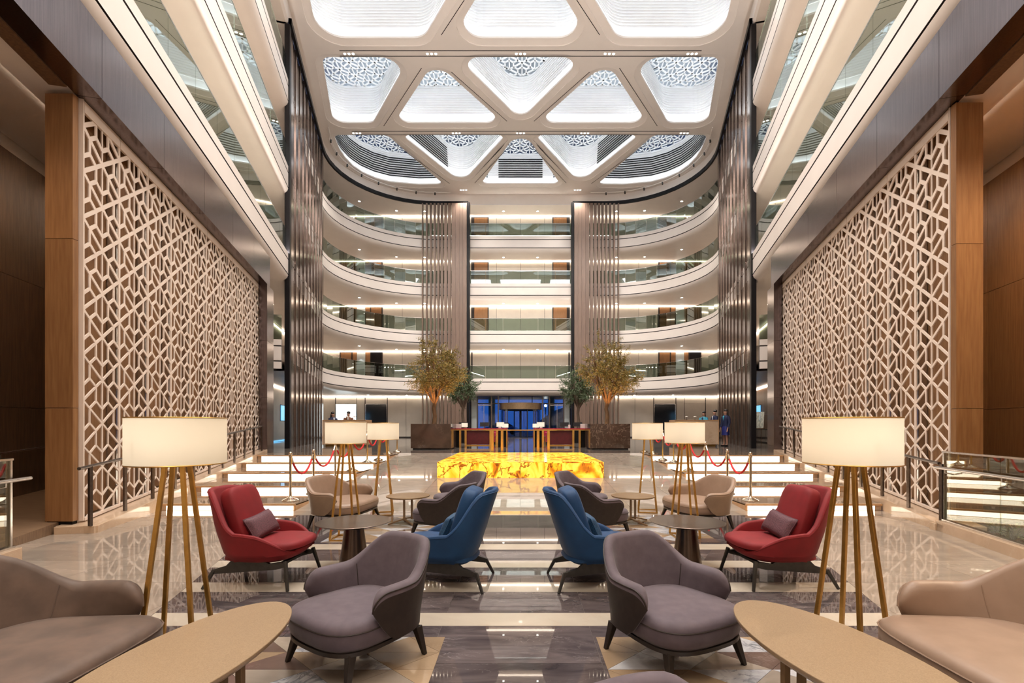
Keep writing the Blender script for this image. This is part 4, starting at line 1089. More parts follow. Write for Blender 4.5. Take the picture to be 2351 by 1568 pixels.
def wing_chair(loc, face, m, pil, label, group):
    root = empty('wing_chair', loc, math.radians(face), label, 'armchair', group)
    a, b = .375, .40
    N = 60; PH = math.radians(158); rr = []; edge = []
    def H(u):
        if u < .30: return .97-.03*(u/.30)**3
        if u < .47: return .94-(.94-.585)*smooth01(.27, .49, u)
        return .56-.20*smooth01(.5, 1.0, u)
    for i in range(N+1):
        t = -1+2*i/N; u = abs(t); ph = t*PH
        h = H(u); lo = .245+.09*smooth01(.25, 1, u); th = .06*(1-.45*u)
        cx, cyy = se(math.sin(ph), .72), se(math.cos(ph), .72)
        inx, iny = -math.sin(ph), -math.cos(ph)
        f = max(0., math.cos(ph))**.6
        ring = []
        def pt(z, inn):
            q = (z-.3)/.65
            kx = .93+.13*min(1, max(0, q)*2.0)-.30*max(0, q-.38)*f
            x = a*cx*kx+inx*inn; y = b*.92*cyy+iny*inn+.33*f*max(0, z-.33)
            if cyy < 0: y -= .05*(-cyy)
            return (x, y, z)
        K = 7
        for j in range(K+1): ring.append(pt(lo+(h-th*.5-lo)*j/K, 0 if j else .06))
        for j in range(1, 6):
            an = PI*j/6; ring.append(pt(h-th*.5+th*.5*math.sin(an), th*.5*(1-math.cos(an))))
        for j in range(K+1): ring.append(pt(h-th*.5+(lo-h+th*.5)*j/K, th))
        rr.append(ring); edge.append(ring[K])
    MB().loft(rr, True).build('shell', m, root, smooth=60)
    MB().tube(edge, .0055, 5).build('piping', m, root, smooth=60)
    # seat pan
    rings = []
    for z, k in ((.235, .45), (.245, .70), (.275, .90), (.33, .95), (.36, .94), (.365, .5), (.366, .05)):
        rings.append([(a*.95*k*se(math.cos(2*PI*i/36), .7), -.03+(b*.98)*k*se(math.sin(2*PI*i/36), .7)+(0 if z > .3 else .05), z) for i in range(36)])
    MB().loft(rings).build('seat_pan', m, root, smooth=60)
    rings = []
    for z, k in ((.362, .88), (.375, .985), (.405, 1.0), (.43, .97), (.445, .88), (.455, .6), (.458, .06)):
        rings.append([(a*.86*k*se(math.cos(2*PI*i/36), .62), -.085+(b*.90)*k*se(math.sin(2*PI*i/36), .62), z+(-.0 if math.sin(2*PI*i/36) > 0 else .008)) for i in range(36)])
    MB().loft(rings).build('seat_cushion', m, root, smooth=60)
    rot = Matrix.Rotation(-.33, 3, 'X')
    MB().ellip((0, .245, .685), (.235, .09, .30), 32, 16, .38, .5, rot=rot).build('back_cushion', m, root, smooth=60)
    # cast base: two side plates joined by a bar, four legs
    for sx in (-1, 1):
        x = sx*.26
        prof = [(.42, .175), (.40, .135), (.05, .165), (-.24, .19), (-.33, .215), (-.35, .25), (-.27, .262), (-.17, .245), (-.10, .285), (.22, .27), (.27, .22)]
        mb = MB(); mb.loft([[(x-.016, y, z) for y, z in prof], [(x+.016, y, z) for y, z in prof]]); mb.build('side_plate', 'gunmetal', root)
        MB().bar((x+sx*.07, .475, 0), (x, .40, .175), .026, .024, (1, 0, 0), .034, .032).build('leg', 'gunmetal', root, bev=.005)
        MB().bar((x+sx*.075, -.395, 0), (x+sx*.01, -.335, .275), .026, .024, (1, 0, 0), .034, .032).build('leg', 'gunmetal', root, bev=.005)
    mb = MB(); mb.bar((-.26, .05, .215), (.26, .05, .215), .10, .03); mb.bar((-.26, -.25, .225), (.26, -.25, .225), .05, .025); mb.build('cross_bar', 'gunmetal', root)
    return root
def pillow(loc, face, m, label, tilt=.45, cant=0):
    root = empty('lumbar_pillow', loc, math.radians(face), label, 'cushion', 'small patterned lumbar pillows')
    rot = Matrix.Rotation(cant, 3, 'Y') @ Matrix.Rotation(-tilt, 3, 'X')
    mb = MB()
    nu, nv = 20, 12; P = {}
    def P_(i, j, sd):
        u = -1+2*i/nu; v = -1+2*j/nv
        f = (max(0, 1-u**4)*max(0, 1-v**4))**.5
        pin = 1-.05*(1-abs(v))*abs(u)**2-.0
        return rot @ Vector((.215*u*(1-.06*(1-v*v)*abs(u)**3), sd*.062*f, .125*v*(1-.08*(1-u*u)*abs(v)**3)))
    for sd in (1, -1):
        vs = [P_(i, j, sd) for i in range(nu+1) for j in range(nv+1)]
        fs = [(i*(nv+1)+j, (i+1)*(nv+1)+j, (i+1)*(nv+1)+j+1, i*(nv+1)+j+1) for i in range(nu) for j in range(nv)]
        if sd > 0: fs = [f[::-1] for f in fs]
        mb.add(vs, fs)
    mb.build('cover', m, root, smooth=70)
    e = [rot @ Vector((.215*u*(1-.06*(1-v*v)*abs(u)**3), 0, .125*v*(1-.08*(1-u*u)*abs(v)**3))) for u, v in [(-1+.1*i, -1) for i in range(21)]+[(1, -1+.2*i) for i in range(1, 11)]+[(1-.1*i, 1) for i in range(1, 21)]+[(-1, 1-.2*i) for i in range(1, 11)]]
    MB().tube(e, .004, 5).build('welt', m, root, smooth=60)
def local(loc, face, p):
    v = Matrix.Rotation(math.radians(face), 3, 'Z') @ Vector(p); return (loc[0]+v.x, loc[1]+v.y, loc[2]+v.z)
for s in (-1, 1):
    l = (s*2.62, 5.03, 0); f = -s*86
    wing_chair(l, f, 'red', 'plum', 'red velvet wing chair facing the centre, on the %s beside the dark pedestal table' % SN[s], 'wing chairs round the pedestal tables')
    pillow(local(l, f, (0, .07, .575)), f, 'plum', 'plum woven lumbar pillow lying in the %s red wing chair' % SN[s], .5, .10*s)
    l = (s*.80, 4.98, 0); f = s*96
    wing_chair(l, f, 'blue', 'bluepillow', 'blue velvet wing chair turned away from the aisle, %s of centre' % SN[s], 'wing chairs round the pedestal tables')
    pillow(local(l, f, (0, .08, .575)), f, 'bluepillow', 'dark blue patterned lumbar pillow in the %s blue wing chair' % SN[s], .45, 0)
# ================================================================ TABLES
for s in (-1, 1):
    t = empty('pedestal_table', (s*1.90, 5.52, 0), 0, 'round dark bronze pedestal table on a flared cone base, %s group' % SN[s], 'table', 'dark bronze pedestal tables')
    MB().lathe([(.165, 0), (.168, .012), (.15, .12), (.128, .28), (.112, .40), (.108, .45)], 36).build('pedestal', 'oxide', t, smooth=50)
    MB().lathe([(.11, .445), (.22, .462), (.33, .48), (.40, .500), (.413, .507), (.415, .511), (.41, .514), (.02, .515)], 48).build('top', 'oxide', t, smooth=30)
    t = empty('bronze_table', (s*1.86, 8.0, 0), 0, 'small round bronze table with crossed feet beyond the %s pedestal table' % SN[s], 'table', 'small round bronze tables')
    MB().lathe([(.33, .425), (.352, .435), (.355, .445), (.352, .452), (.01, .453)], 40).build('top', 'bronze_top', t, smooth=30)
    for dx, dy in ((-.05, -.06), (.05, .06)): MB().bar((dx, dy, .05), (dx, dy, .43), .032, .032, (0, 1, 0)).build('post', 'bronze_top', t, bev=.003)
    for (dx, dy), (fx, fy) in (((-.05, -.06), (-.28, -.20)), ((-.05, -.06), (.16, -.30)), ((.05, .06), (.28, .20)), ((.05, .06), (-.16, .30))):
        MB().bar((fx, fy, .012), (dx, dy, .075), .028, .022).build('foot', 'bronze_top', t, bev=.003)
    cx, cyv, rot = (-1.60, 2.33, -.10) if s < 0 else (1.55, 2.36, .17)
    t = empty('oval_table', (cx, cyv, 0), rot, 'oval speckled stone coffee table on bronze legs in the %s foreground' % SN[s], 'table', 'oval speckled coffee tables')
    mb = MB(); A, B = .315, .70
    mb.loft([[(A*k*math.cos(2*PI*i/56), B*k*math.sin(2*PI*i/56), z) for i in range(56)] for z, k in ((.472, .965), (.480, .992), (.487, .999), (.4995, 1.0), (.502, .995))]); mb.build('top', 'quartz', t, smooth=30)
    MB().loft([[(A*k*math.cos(2*PI*i/56), B*k*math.sin(2*PI*i/56), z) for i in range(56)] for z, k in ((.462, .93), (.472, .955))]).build('under_plate', 'bronze_top', t)
    for y in (-.3, .3):
        for dx in (-.05, .05): MB().bar((dx, y, .04), (dx, y, .465), .036, .036, (0, 1, 0)).build('post', 'bronze_top', t, bev=.003)
        for fx, fy in ((-.2, -.1), (.2, -.1), (-.2, .1), (.2, .1)): MB().bar((fx, y+fy, .012), (math.copysign(.05, fx), y, .06), .03, .022).build('foot', 'bronze_top', t, bev=.003)
# ================================================================ FLOOR LAMPS
def floor_lamp(x, y, rz, label):
    t = empty('floor_lamp', (x, y, 0), rz, label, 'lamp', 'drum shade floor lamps')
    r, z0, z1 = .2775, 1.355, 1.652
    MB().loft([[(r*math.cos(2*PI*i/48), r*math.sin(2*PI*i/48), z) for i in range(48)] for z in (z0, z1)], False).build('lamp_shade', 'shade_cloth', t, smooth=60)
    pl_ = bpy.data.lights.new('bulb_light', 'POINT'); pl_.energy = 1.65; pl_.color = (1, .91, .78); pl_.shadow_soft_size = .06
    po = bpy.data.objects.new('bulb_light', pl_); COL.objects.link(po); po.location = (x, y, 1.52)
    for z in (z0, z1): MB().tube([(r*math.cos(2*PI*i/48), r*math.sin(2*PI*i/48), z) for i in range(49)], .004, 5, caps=False).build('shade_ring', 'brass', t, smooth=60)
    b = .165
    for sx in (-1, 1):
        for sy in (-1, 1): MB().bar((sx*b, sy*b, .02), (sx*.045, sy*.045, 1.40), .026, .026, (1, 0, 0)).build('leg', 'brass', t, bev=.003)
    mb = MB()
    for p, q in (((-b, -b), (b, -b)), ((b, -b), (b, b)), ((b, b), (-b, b)), ((-b, b), (-b, -b))): mb.bar((*p, .012), (*q, .012), .022, .022)
    mb.build('base_frame', 'brass', t)
    MB().box(-.055, -.055, 1.385, .055, .055, 1.41).build('top_plate', 'brass', t)
    MB().tube([(0, 0, 1.41), (0, 0, 1.47)], .018, 8).build('socket', 'brass', t)
    MB().ellip((0, 0, 1.475), (.02, .02, .02), 12, 8).build('bulb', 'shade', t, smooth=60)
    mb = MB()
    for k in range(3):
        a = 2*PI*k/3; mb.tube([(0, 0, 1.46), (r*.98*math.cos(a), r*.98*math.sin(a), 1.49)], .003, 5)
    mb.build('shade_carrier', 'brass', t)
for s, d in ((-1, ((2.235, 3.15, 12), (2.475, 6.86, 0), (2.49, 8.77, 12))), (1, ((2.172, 3.18, 25), (2.375, 7.0, 0), (2.37, 9.03, -13)))):
    for k, (x, y, r) in enumerate(d):
        floor_lamp(s*x, y, math.radians(r), ('glowing drum shade floor lamp on brass legs behind the %s foreground sofa', 'glowing drum shade floor lamp in front of the %s beige loveseat', 'smallest-looking drum shade floor lamp, behind the %s beige loveseat')[k] % SN[s])
# ================================================================ ONYX BLOCK, CONSOLE
ox = empty('onyx_block', (0, 14.7, .3), 0, 'long low block of backlit amber onyx in the middle of the ramp', 'bench')
X1, ya, yb_, zt = 2.14, 12.4, 16.95, .673
for i in range(4):
    a, b = -X1+i*X1/2, -X1+(i+1)*X1/2
    mb = MB(); mb.box(a+.002, ya, .18, b-.002, ya+.03, zt-.026); part(mb, 'onyx_panel', 'onyx', ox)
    for j in range(2):
        c, d = ya+j*(yb_-ya)/2, ya+(j+1)*(yb_-ya)/2
        mb = MB(); mb.box(a+.002, c+.002, zt-.025, b-.002, d-.002, zt); part(mb, 'onyx_panel', 'onyx', ox)
for s in (-1, 1):
    for j in range(2):
        c, d = ya+.032+j*(yb_-ya)/2, ya+(j+1)*(yb_-ya)/2
        mb = MB(); mb.box(min(s*X1, s*(X1-.03)), c, .18, max(s*X1, s*(X1-.03)), d-.002, zt-.026); part(mb, 'onyx_panel', 'onyx', ox)
cs = empty('console_table', (0, 18.2, UF), 0, 'long slim gold console table standing behind the onyx block', 'table')
MB().box(-1.30, -.18, .775, 1.36, .18, .815).build('top', 'gold', cs, bev=.004)
for x in (-1.05, -.69, .66, 1.05):
    MB().box(x-.05, -.12, 0, x+.05, .12, .775).build('leg', 'gold', cs, bev=.004)
# ================================================================ ROPE BARRIERS
YP = [9.5, 10.56, 11.8, 13.0, 14.25, 15.35, 16.5, 17.7]
def tread_z(y):
    z = 0
    for i, q in enumerate(YF[:5]):
        if y > q: z = (i+1)*SH
    return z
for s in (-1, 1):
    tops = []
    for k, y in enumerate(YP):
        z = (tread_z(y) if k < 7 else UF)+.002
        x = s*4.52
        p = empty('stanchion', (x, y, z), 0, '%s brass rope post up the %s staircase counted from the lounge' % (ORD[k], SN[s]), 'stanchion', 'brass rope posts along the stairs')
        MB().lathe([(.16, 0), (.16, .012), (.13, .03), (.07, .055), (.035, .08), (.028, .1)], 8).build('base', 'chrome', p, smooth=20)
        MB().tube([(0, 0, .08), (0, 0, .90)], .024, 12).build('pole', 'chrome', p, smooth=60)
        MB().lathe([(.028, .845), (.034, .85), (.034, .875), (.028, .88)], 12).build('rope_ring', 'chrome', p, smooth=40)
        MB().ellip((0, 0, .925), (.034, .034, .036), 12, 8).build('finial', 'chrome', p, smooth=60)
        tops.append(Vector((x, y, z+.845)))
    for k, (a, b) in enumerate(zip(tops[:-1], tops[1:])):
        e = Vector((0, .035, 0)); a = a+e; b = b-e
        mid = (a+b)/2; rp = empty('barrier_rope', mid, 0, '%s red velvet rope up the %s staircase counted from the lounge' % (ORD[k], SN[s]), 'rope', 'red ropes along the stairs')
        pts = []
        for i in range(17):
            t = i/16; q = a.lerp(b, t); q.z -= .36*(1-(2*t-1)**2)**.9; pts.append(q-mid)
        MB().tube(pts, .021, 8).build('rope', 'rope', rp, smooth=60)
        MB().tube([pts[0], pts[1]], .024, 8).build('hook', 'chrome', rp); MB().tube([pts[-2], pts[-1]], .024, 8).build('hook', 'chrome', rp)
# ================================================================ RECEPTION DESKS
for s in (-1, 1):
    d = empty('reception_desk', (s*1.81, 21.52, UF), 0, 'reception desk with red top, gold frame and burgundy front panel, %s of the aisle' % SN[s], 'desk', 'red and gold reception desks')
    X0, X1 = -1.24, 1.24
    MB().box(X0, -.36, .80, X1, .36, .845).build('top', 'redtop', d, bev=.004)
    MB().box(X0, -.37, .755, X1, -.33, .80).build('apron', 'gold', d)
    for x in (-.83, -.59, .50, .78): MB().box(x-.045, -.37, 0, x+.045, -.29, .755).build('leg', 'gold', d)
    for x in (X0+.03, X1-.03): MB().box(x-.025, -.37, 0, x+.025, .3, .755).build('end_frame', 'brass', d)
    MB().box(-.545, -.30, .14, .455, -.27, .75).build('modesty_panel', 'burgundy', d)
    MB().box(-.545, -.36, .06, .455, -.27, .13).build('foot_rail', 'brass', d)
    for a, b in ((-1.2, -.87), (.83, 1.2)): MB().box(a, -.2, .02, b, .3, .75).build('pedestal', 'black', d)
    # things on and by the desk
    def onbox(nm, x, y, z, sx, sy, sz, m, label, cat): 
        o = MB().box(-sx/2, -sy/2, 0, sx/2, sy/2, sz).build(nm, m, bev=.006); o.location = (s*1.81+x, 21.52+y, UF+z); return tag(o, label, cat)
    for k, x in enumerate((.15, .75) if s > 0 else (-.75, .2)):
        t = empty('monitor', (s*1.81+x, 21.62, UF+.845), 0, 'dark computer monitor seen from behind, %s one on the %s reception desk' % (('left', 'right')[k], SN[s]), 'monitor', 'monitors on the reception desks')
        MB().box(-.2, -.012, .08, .2, .012, .27).build('screen', 'tv_off', t); MB().box(-.015, -.01, .01, .015, .02, .12).build('neck', 'gunmetal', t); MB().box(-.09, -.06, 0, .09, .06, .012).build('foot', 'gunmetal', t)
    onbox('document_box', -1.0 if s < 0 else 1.02, -.05, .845, .34, .22, .20, 'paper', 'white document box at the outer end of the %s reception desk' % SN[s], 'box')
    if s < 0:
        t = empty('desk_lamp', (-2.47, 21.37, UF+.845), 0, 'small lit desk lamp with white rectangular shade on the left desk', 'lamp')
        MB().box(-.13, -.06, .06, .13, .06, .235).build('lamp_shade', 'shade', t); MB().tube([(0, 0, 0), (0, 0, .1)], .012, 8).build('stem', 'gold', t); MB().lathe([(.05, 0), (.05, .01)], 12).build('base', 'gold', t)
    else: onbox('paper_cup', .35, -.1, .845, .09, .09, .16, 'paper', 'white cup standing on the right reception desk', 'cup')
    onbox('card_holder', .9*(-s), -.1, .845, .12, .05, .06, 'paper', 'small white card holder at the inner end of the %s reception desk' % SN[s], 'holder')
    # side table with tripod lamp and red chair behind the desk
    x = s*1.0
    t = empty('side_table', (x, 24, UF), 0, 'small square side table carrying a tripod lamp behind the %s desk' % SN[s], 'table', 'lamp tables behind the desks')
    MB().box(-.26, -.26, .42, .26, .26, .45).build('top', 'steel', t)
    for a in (-.22, .22):
        for b in (-.22, .22): MB().box(a-.02, b-.02, 0, a+.02, b+.02, .42).build('leg', 'brass', t)
    t = empty('table_lamp', (x, 24, UF+.45), 0, 'lit table lamp with white shade on three thin gold legs, %s of the aisle' % SN[s], 'lamp', 'tripod table lamps')
    MB().loft([[(.19*math.cos(2*PI*i/24), .19*math.sin(2*PI*i/24), z) for i in range(24)] for z in (.46, .69)], True).build('lamp_shade', 'shade', t, smooth=40)
    for k in range(3):
        a = 2*PI*k/3+PI/2; MB().tube([(.16*math.cos(a), .16*math.sin(a), 0), (0, 0, .48)], .010, 6).build('leg', 'gold', t)
    t = empty('table_lamp', (s*.93, 29.5, UF), 0, 'farther lit lamp with white shade half behind the %s tripod lamp' % SN[s], 'lamp', 'farther lamps by the entrance')
    MB().loft([[(.19*math.cos(2*PI*i/24), .19*math.sin(2*PI*i/24), z) for i in range(24)] for z in (.86, 1.09)], True).build('lamp_shade', 'shade', t, smooth=40)
    for k in range(3):
        a = 2*PI*k/3; MB().tube([(.22*math.cos(a), .22*math.sin(a), 0), (0, 0, .88)], .012, 6).build('leg', 'gold', t)
    t = empty('club_chair', (s*1.03, 25.2, UF), 0, 'crimson box armchair behind the %s reception desk' % SN[s], 'armchair', 'crimson chairs behind the desks')
    for nm, bx in (('seat', (-.24, -.36, .16, .24, .3, .44)), ('backrest', (-.36, .2, .12, .36, .38, .80)), ('armrest', (-.38, -.38, .12, -.25, .2, .62)), ('armrest', (.25, -.38, .12, .38, .2, .62))):
        MB().box(*bx).build(nm, 'magenta', t, bev=.03)
    for a in (-.3, .3):
        for b in (-.3, .3): MB().box(a-.025, b-.025, 0, a+.025, b+.025, .13).build('leg', 'black', t)
# ================================================================ PODIUMS
for s in (-1, 1):
    d = empty('podium', (s*8.16, 22.8, UF), 0, 'marble fronted reception counter with oak edges by the %s fin wall' % SN[s], 'counter', 'side reception counters')
    MB().box(-1.0, -.4, .10, 1.0, .4, 1.20).build('body', 'curb', d)
    MB().box(-1.02, -.42, 1.20, 1.02, .42, 1.235).build('top', 'stairside', d, bev=.004)
    for x in (-1.02, 1.0): MB().box(x, -.42, .08, x+.02, .42, 1.20).build('edge_strip', 'stairside', d)
    MB().box(-.9, -.34, 0, .9, .34, .10).build('plinth', 'brass', d)
    for k in range(2):
        x = (-.35, .05)[k] if s > 0 else (.0, .35)[k]
        t = empty('counter_lamp', (s*8.16+x, 22.75, UF+1.235), 0, 'small chrome desk lamp with a white head, %s one on the %s counter' % (('left', 'right')[k], SN[s]), 'lamp', 'little lamps on the side counters')
        MB().lathe([(.05, 0), (.05, .015), (.01, .02)], 12).build('base', 'gunmetal', t); MB().tube([(0, 0, .015), (0, 0, .14)], .009, 6).build('stem', 'chrome', t); MB().ellip((0, 0, .155), (.07, .05, .03), 12, 6).build('head', 'paper', t, smooth=60)
# ================================================================ PEOPLE
def person(loc, face, H, label, top, hair_long, legs='trousers', legm='navy', inner='shirt', lean=0., arms='counter', hairc='hair'):
    root = empty('person', loc, math.radians(face), label, 'person')
    k = H/1.72
    def V(x, y, z): return Vector((x*k, y*k+lean*max(0, z-.95)*k, z*k))
    pts = []; ed = []; rad = []
    def add(p, r, par=None):
        pts.append(V(*p)); rad.append(r*k); i = len(pts)-1
        if par is not None: ed.append((par, i))
        return i
    pel = add((0, 0, .95), .10); ab = add((0, 0, 1.10), .092, pel); ch = add((0, 0, 1.27), .105, ab); nk = add((0, .01, 1.44), .055, ch)
    hd = add((0, -.01, 1.54), .075, nk); add((0, -.015, 1.63), .088, hd)
    for sx in (-1, 1):
        sh = add((sx*.17, .01, 1.38), .058, ch)
        if arms == 'counter': el = add((sx*.22, -.06, 1.12), .042, sh); wr = add((sx*.14, -.28, 1.16), .03, el)
        else: el = add((sx*.23, .02, 1.10), .042, sh); wr = add((sx*.23, -.07, .86), .03, el)
        d = (pts[wr]-pts[el]).normalized()/k
        def off(a, b, c): 
            q = pts[wr]/k; 
            return (q.x+d.x*a+b, q.y-lean*max(0, q.z-.95)+d.y*a, q.z+d.z*a+c)
        pm_ = add(off(.055, 0, 0), .026, wr)
        for f in range(4):
            x = (f-1.5)*.017; L = (.075, .088, .083, .066)[f]
            b0 = add(off(.095, x, -.004), .0095, pm_); add(off(.095+L*.55, x, -.014), .0085, b0); 
            ed_i = len(pts)-1; add(off(.095+L*.95, x*.9, -.034), .0075, ed_i)
        t0 = add(off(.045, -sx*.03, .0), .011, pm_); add(off(.085, -sx*.045, -.008), .0095, t0)
        hp = add((sx*.09, 0, .88), .095, pel); kn = add((sx*.095, -.012, .49), .056, hp); an = add((sx*.095, .015, .09), .036, kn); add((sx*.10, -.13, .035), .03, an)
    me = bpy.data.meshes.new('body'); me.from_pydata([tuple(p) for p in pts], ed, []); me.materials.append(M['skin'])
    o = bpy.data.objects.new('body', me); COL.objects.link(o); o.parent = root
    m = o.modifiers.new('skin', 'SKIN'); m.use_smooth_shade = True
    for i, r in enumerate(rad): me.skin_vertices[0].data[i].radius = (r, r)
    me.skin_vertices[0].data[0].use_root = True
    sb = o.modifiers.new('sub', 'SUBSURF'); sb.levels = 1; sb.render_levels = 1
    def ring(z, rx, ry, cy=0): return [tuple(V(rx*math.cos(2*PI*i/18), cy+ry*math.sin(2*PI*i/18), z)) for i in range(18)]
    # face
    fc = MB()
    for sx in (-1, 1): fc.ellip(V(sx*.032, -.096, 1.60), (.010*k, .005*k, .005*k), 8, 5)
    fc.build('eyes', 'hair', root)
    fc = MB(); fc.ellip(V(0, -.108, 1.572), (.012*k, .018*k, .024*k), 8, 6); fc.build('nose', 'skin', root, smooth=60)
    fc = MB(); fc.ellip(V(0, -.095, 1.532), (.024*k, .008*k, .007*k), 8, 5); fc.build('mouth', 'rust', root)
    fc = MB()
    for sx in (-1, 1): fc.ellip(V(sx*.083, 0, 1.585), (.012*k, .022*k, .03*k), 8, 6)
    fc.build('ears', 'skin', root, smooth=60)
    hm = MB(); hm.ellip(V(0, .030, 1.662), (.094*k, .092*k, .078*k), 16, 10)
    if hair_long:
        hm.loft([[tuple(V(rx*math.cos(2*PI*i/12), cy+ry*math.sin(2*PI*i/12), z)) for i in range(12)] for z, rx, ry, cy in ((1.66, .085, .05, .05), (1.55, .105, .055, .07), (1.42, .115, .055, .085), (1.28, .10, .045, .10), (1.18, .06, .03, .105))])
    hm.build('hair', hairc, root, smooth=60)
    # clothes
    MB().loft([ring(.90, .155, .115), ring(1.0, .15, .11), ring(1.12, .138, .105), ring(1.26, .175, .125), ring(1.36, .185, .10), ring(1.425, .12, .085), ring(1.45, .07, .065)]).build('jacket', top, root, smooth=60)
    MB().loft([[tuple(V(x*sx, y, z)) for x, y, z in ((.0, -.128, 1.18), (.045, -.118, 1.38), (.0, -.085, 1.45))] for sx in (-1, 1)], False).build('shirt_front', inner, root)
    for sx in (-1, 1):
        if arms == 'counter': path = [(sx*.165, .01, 1.385), (sx*.21, -.03, 1.24), (sx*.22, -.065, 1.115), (sx*.15, -.25, 1.155)]
        else: path = [(sx*.165, .01, 1.385), (sx*.22, .015, 1.24), (sx*.232, .02, 1.10), (sx*.232, -.06, .88)]
        MB().tube([V(*p) for p in path], [.07*k, .06*k, .055*k, .044*k], 10).build('sleeve', top, root, smooth=60)
    if legs == 'skirt':
        MB().loft([ring(.95, .145, .11), ring(.85, .175, .135), ring(.68, .19, .15), ring(.52, .20, .155)], True).build('skirt', legm, root, smooth=60)
    else:
        for sx in (-1, 1): MB().tube([V(sx*.085, 0, .95), V(sx*.09, 0, .75), V(sx*.095, -.01, .49), V(sx*.095, .012, .07)], [.11*k, .10*k, .078*k, .062*k], 12).build('trouser_leg', legm, root, smooth=60)
    for sx in (-1, 1):
        MB().ellip(V(sx*.10, -.06, .035), (.045*k, .13*k, .038*k), 12, 8).build('shoe', 'black', root, smooth=60)
    return root
person((-9.25, 23.85, UF), 50, 1.64, 'woman with long dark hair in navy at the far left counter', 'navy', True)
person((-8.45, 23.75, UF), 5, 1.66, 'man in a rust brown jacket before the glowing white panel', 'rust', False)
person((9.0, 23.75, UF), -55, 1.67, 'man in a navy waistcoat over teal sleeves behind the right counter', 'teal', False, inner='navy')
person((9.56, 22.55, UF), -70, 1.73, 'woman in a navy jacket and royal blue skirt standing by the right counter', 'navy', True, 'skirt', 'royal', 'teal', arms='down')
person((9.80, 24.4, UF), -80, 1.76, 'dark haired colleague half hidden behind the woman in the blue skirt', 'navy', False)
# ================================================================ TREES
def tree(loc, h_trunk, crown_c, crown_r, n_leaf, leafm, barkm, label, seed, ls=.085, glow=True):
    r = random.Random(seed)
    root = empty('olive_tree', loc, 0, label, 'tree')
    tr = MB(); tw = MB(); lf = MB()
    top = Vector((.02, 0, h_trunk))
    tr.tube([(0, 0, .02), (.03, 0, h_trunk*.4), (-.02, .02, h_trunk*.75), top], [.105, .085, .08, .085], 10)
    tr.build('trunk', barkm, root, smooth=60)
    cc = Vector(crown_c); cr = Vector(crown_r)
    tips = []
    nb = 9
    for k in range(nb):
        a = 2*PI*k/nb+r.uniform(-.3, .3); el = r.uniform(.1, 1.0)
        d = Vector((math.cos(a)*math.sqrt(1-el*el*.7), math.sin(a)*math.sqrt(1-el*el*.7), el*1.0))
        e = cc+Vector((d.x*cr.x*.6, d.y*cr.y*.6, (d.z-.25)*cr.z*.75))
        m = top.lerp(e, .5)+Vector((d.x*.12, d.y*.12, -.08))
        tw.tube([top-Vector((0, 0, .06)), m, e], [.05, .034, .014], 7)
        for j in range(7):
            st = (m.lerp(e, r.uniform(.0, 1)))
            q = Vector((r.gauss(0, 1), r.gauss(0, 1), r.gauss(.05, .9))).normalized()
            e2 = cc+Vector((q.x*cr.x, q.y*cr.y, q.z*cr.z))*r.uniform(.55, 1.02)
            e2 = st.lerp(e2, r.uniform(.5, .95))
            tw.tube([st, st.lerp(e2, .5)+Vector((0, 0, .04)), e2], [.014, .009, .004], 5)
            tips.append((st, e2))
        for j in range(4):
            q = Vector((d.x+r.gauss(0, .5), d.y+r.gauss(0, .5), r.uniform(-.75, .05))).normalized()
            st = top.lerp(m, r.uniform(.5, 1)); e2 = cc+Vector((q.x*cr.x, q.y*cr.y, q.z*cr.z*.85))*r.uniform(.75, 1.0)
            tw.tube([st, st.lerp(e2, .5)+Vector((0, 0, .05)), e2], [.013, .008, .004], 5); tips.append((st, e2))
    tw.build('branches', barkm, root, smooth=60)
    # sprays of narrow leaves along twigs
    sprays = []
    for i in range(n_leaf//14):
        st, e2 = r.choice(tips); t = r.uniform(.3, 1.1)**.7
        b = st.lerp(e2, t)
        dr = ((b-cc)+Vector((r.gauss(0, .5), r.gauss(0, .5), r.gauss(.35, .5)))).normalized()
        L = r.uniform(.18, .42)
        q = b+dr*L
        v = q-cc
        sprays.append((b, dr, L))
    for b, dr, L in sprays:
        for j in range(14):
            t = j/13; p = b+dr*L*t+Vector((0, 0, -.06*t*t))
            ld = (dr*.5+Vector((r.gauss(0, .8), r.gauss(0, .8), r.gauss(.1, .7)))).normalized()
            w_ = ld.cross(Vector((r.gauss(0, 1), r.gauss(0, 1), r.gauss(0, 1)))).normalized()
            l = ls*r.uniform(.6, 1.15); ww = l*.17
            lf.add([p, p+ld*l*.5+w_*ww, p+ld*l, p+ld*l*.5-w_*ww], [(0, 1, 2, 3)])
    lf.build('foliage', leafm, root)['kind'] = 'stuff'
    if glow:
        for a in (-.6, .6): spot('planter_uplight', (loc[0]+a, loc[1]-.55, loc[2]+.1), 95, 75, (1, .50, .16), .5, .05, (PI-.28, 0, 0) if True else 0)
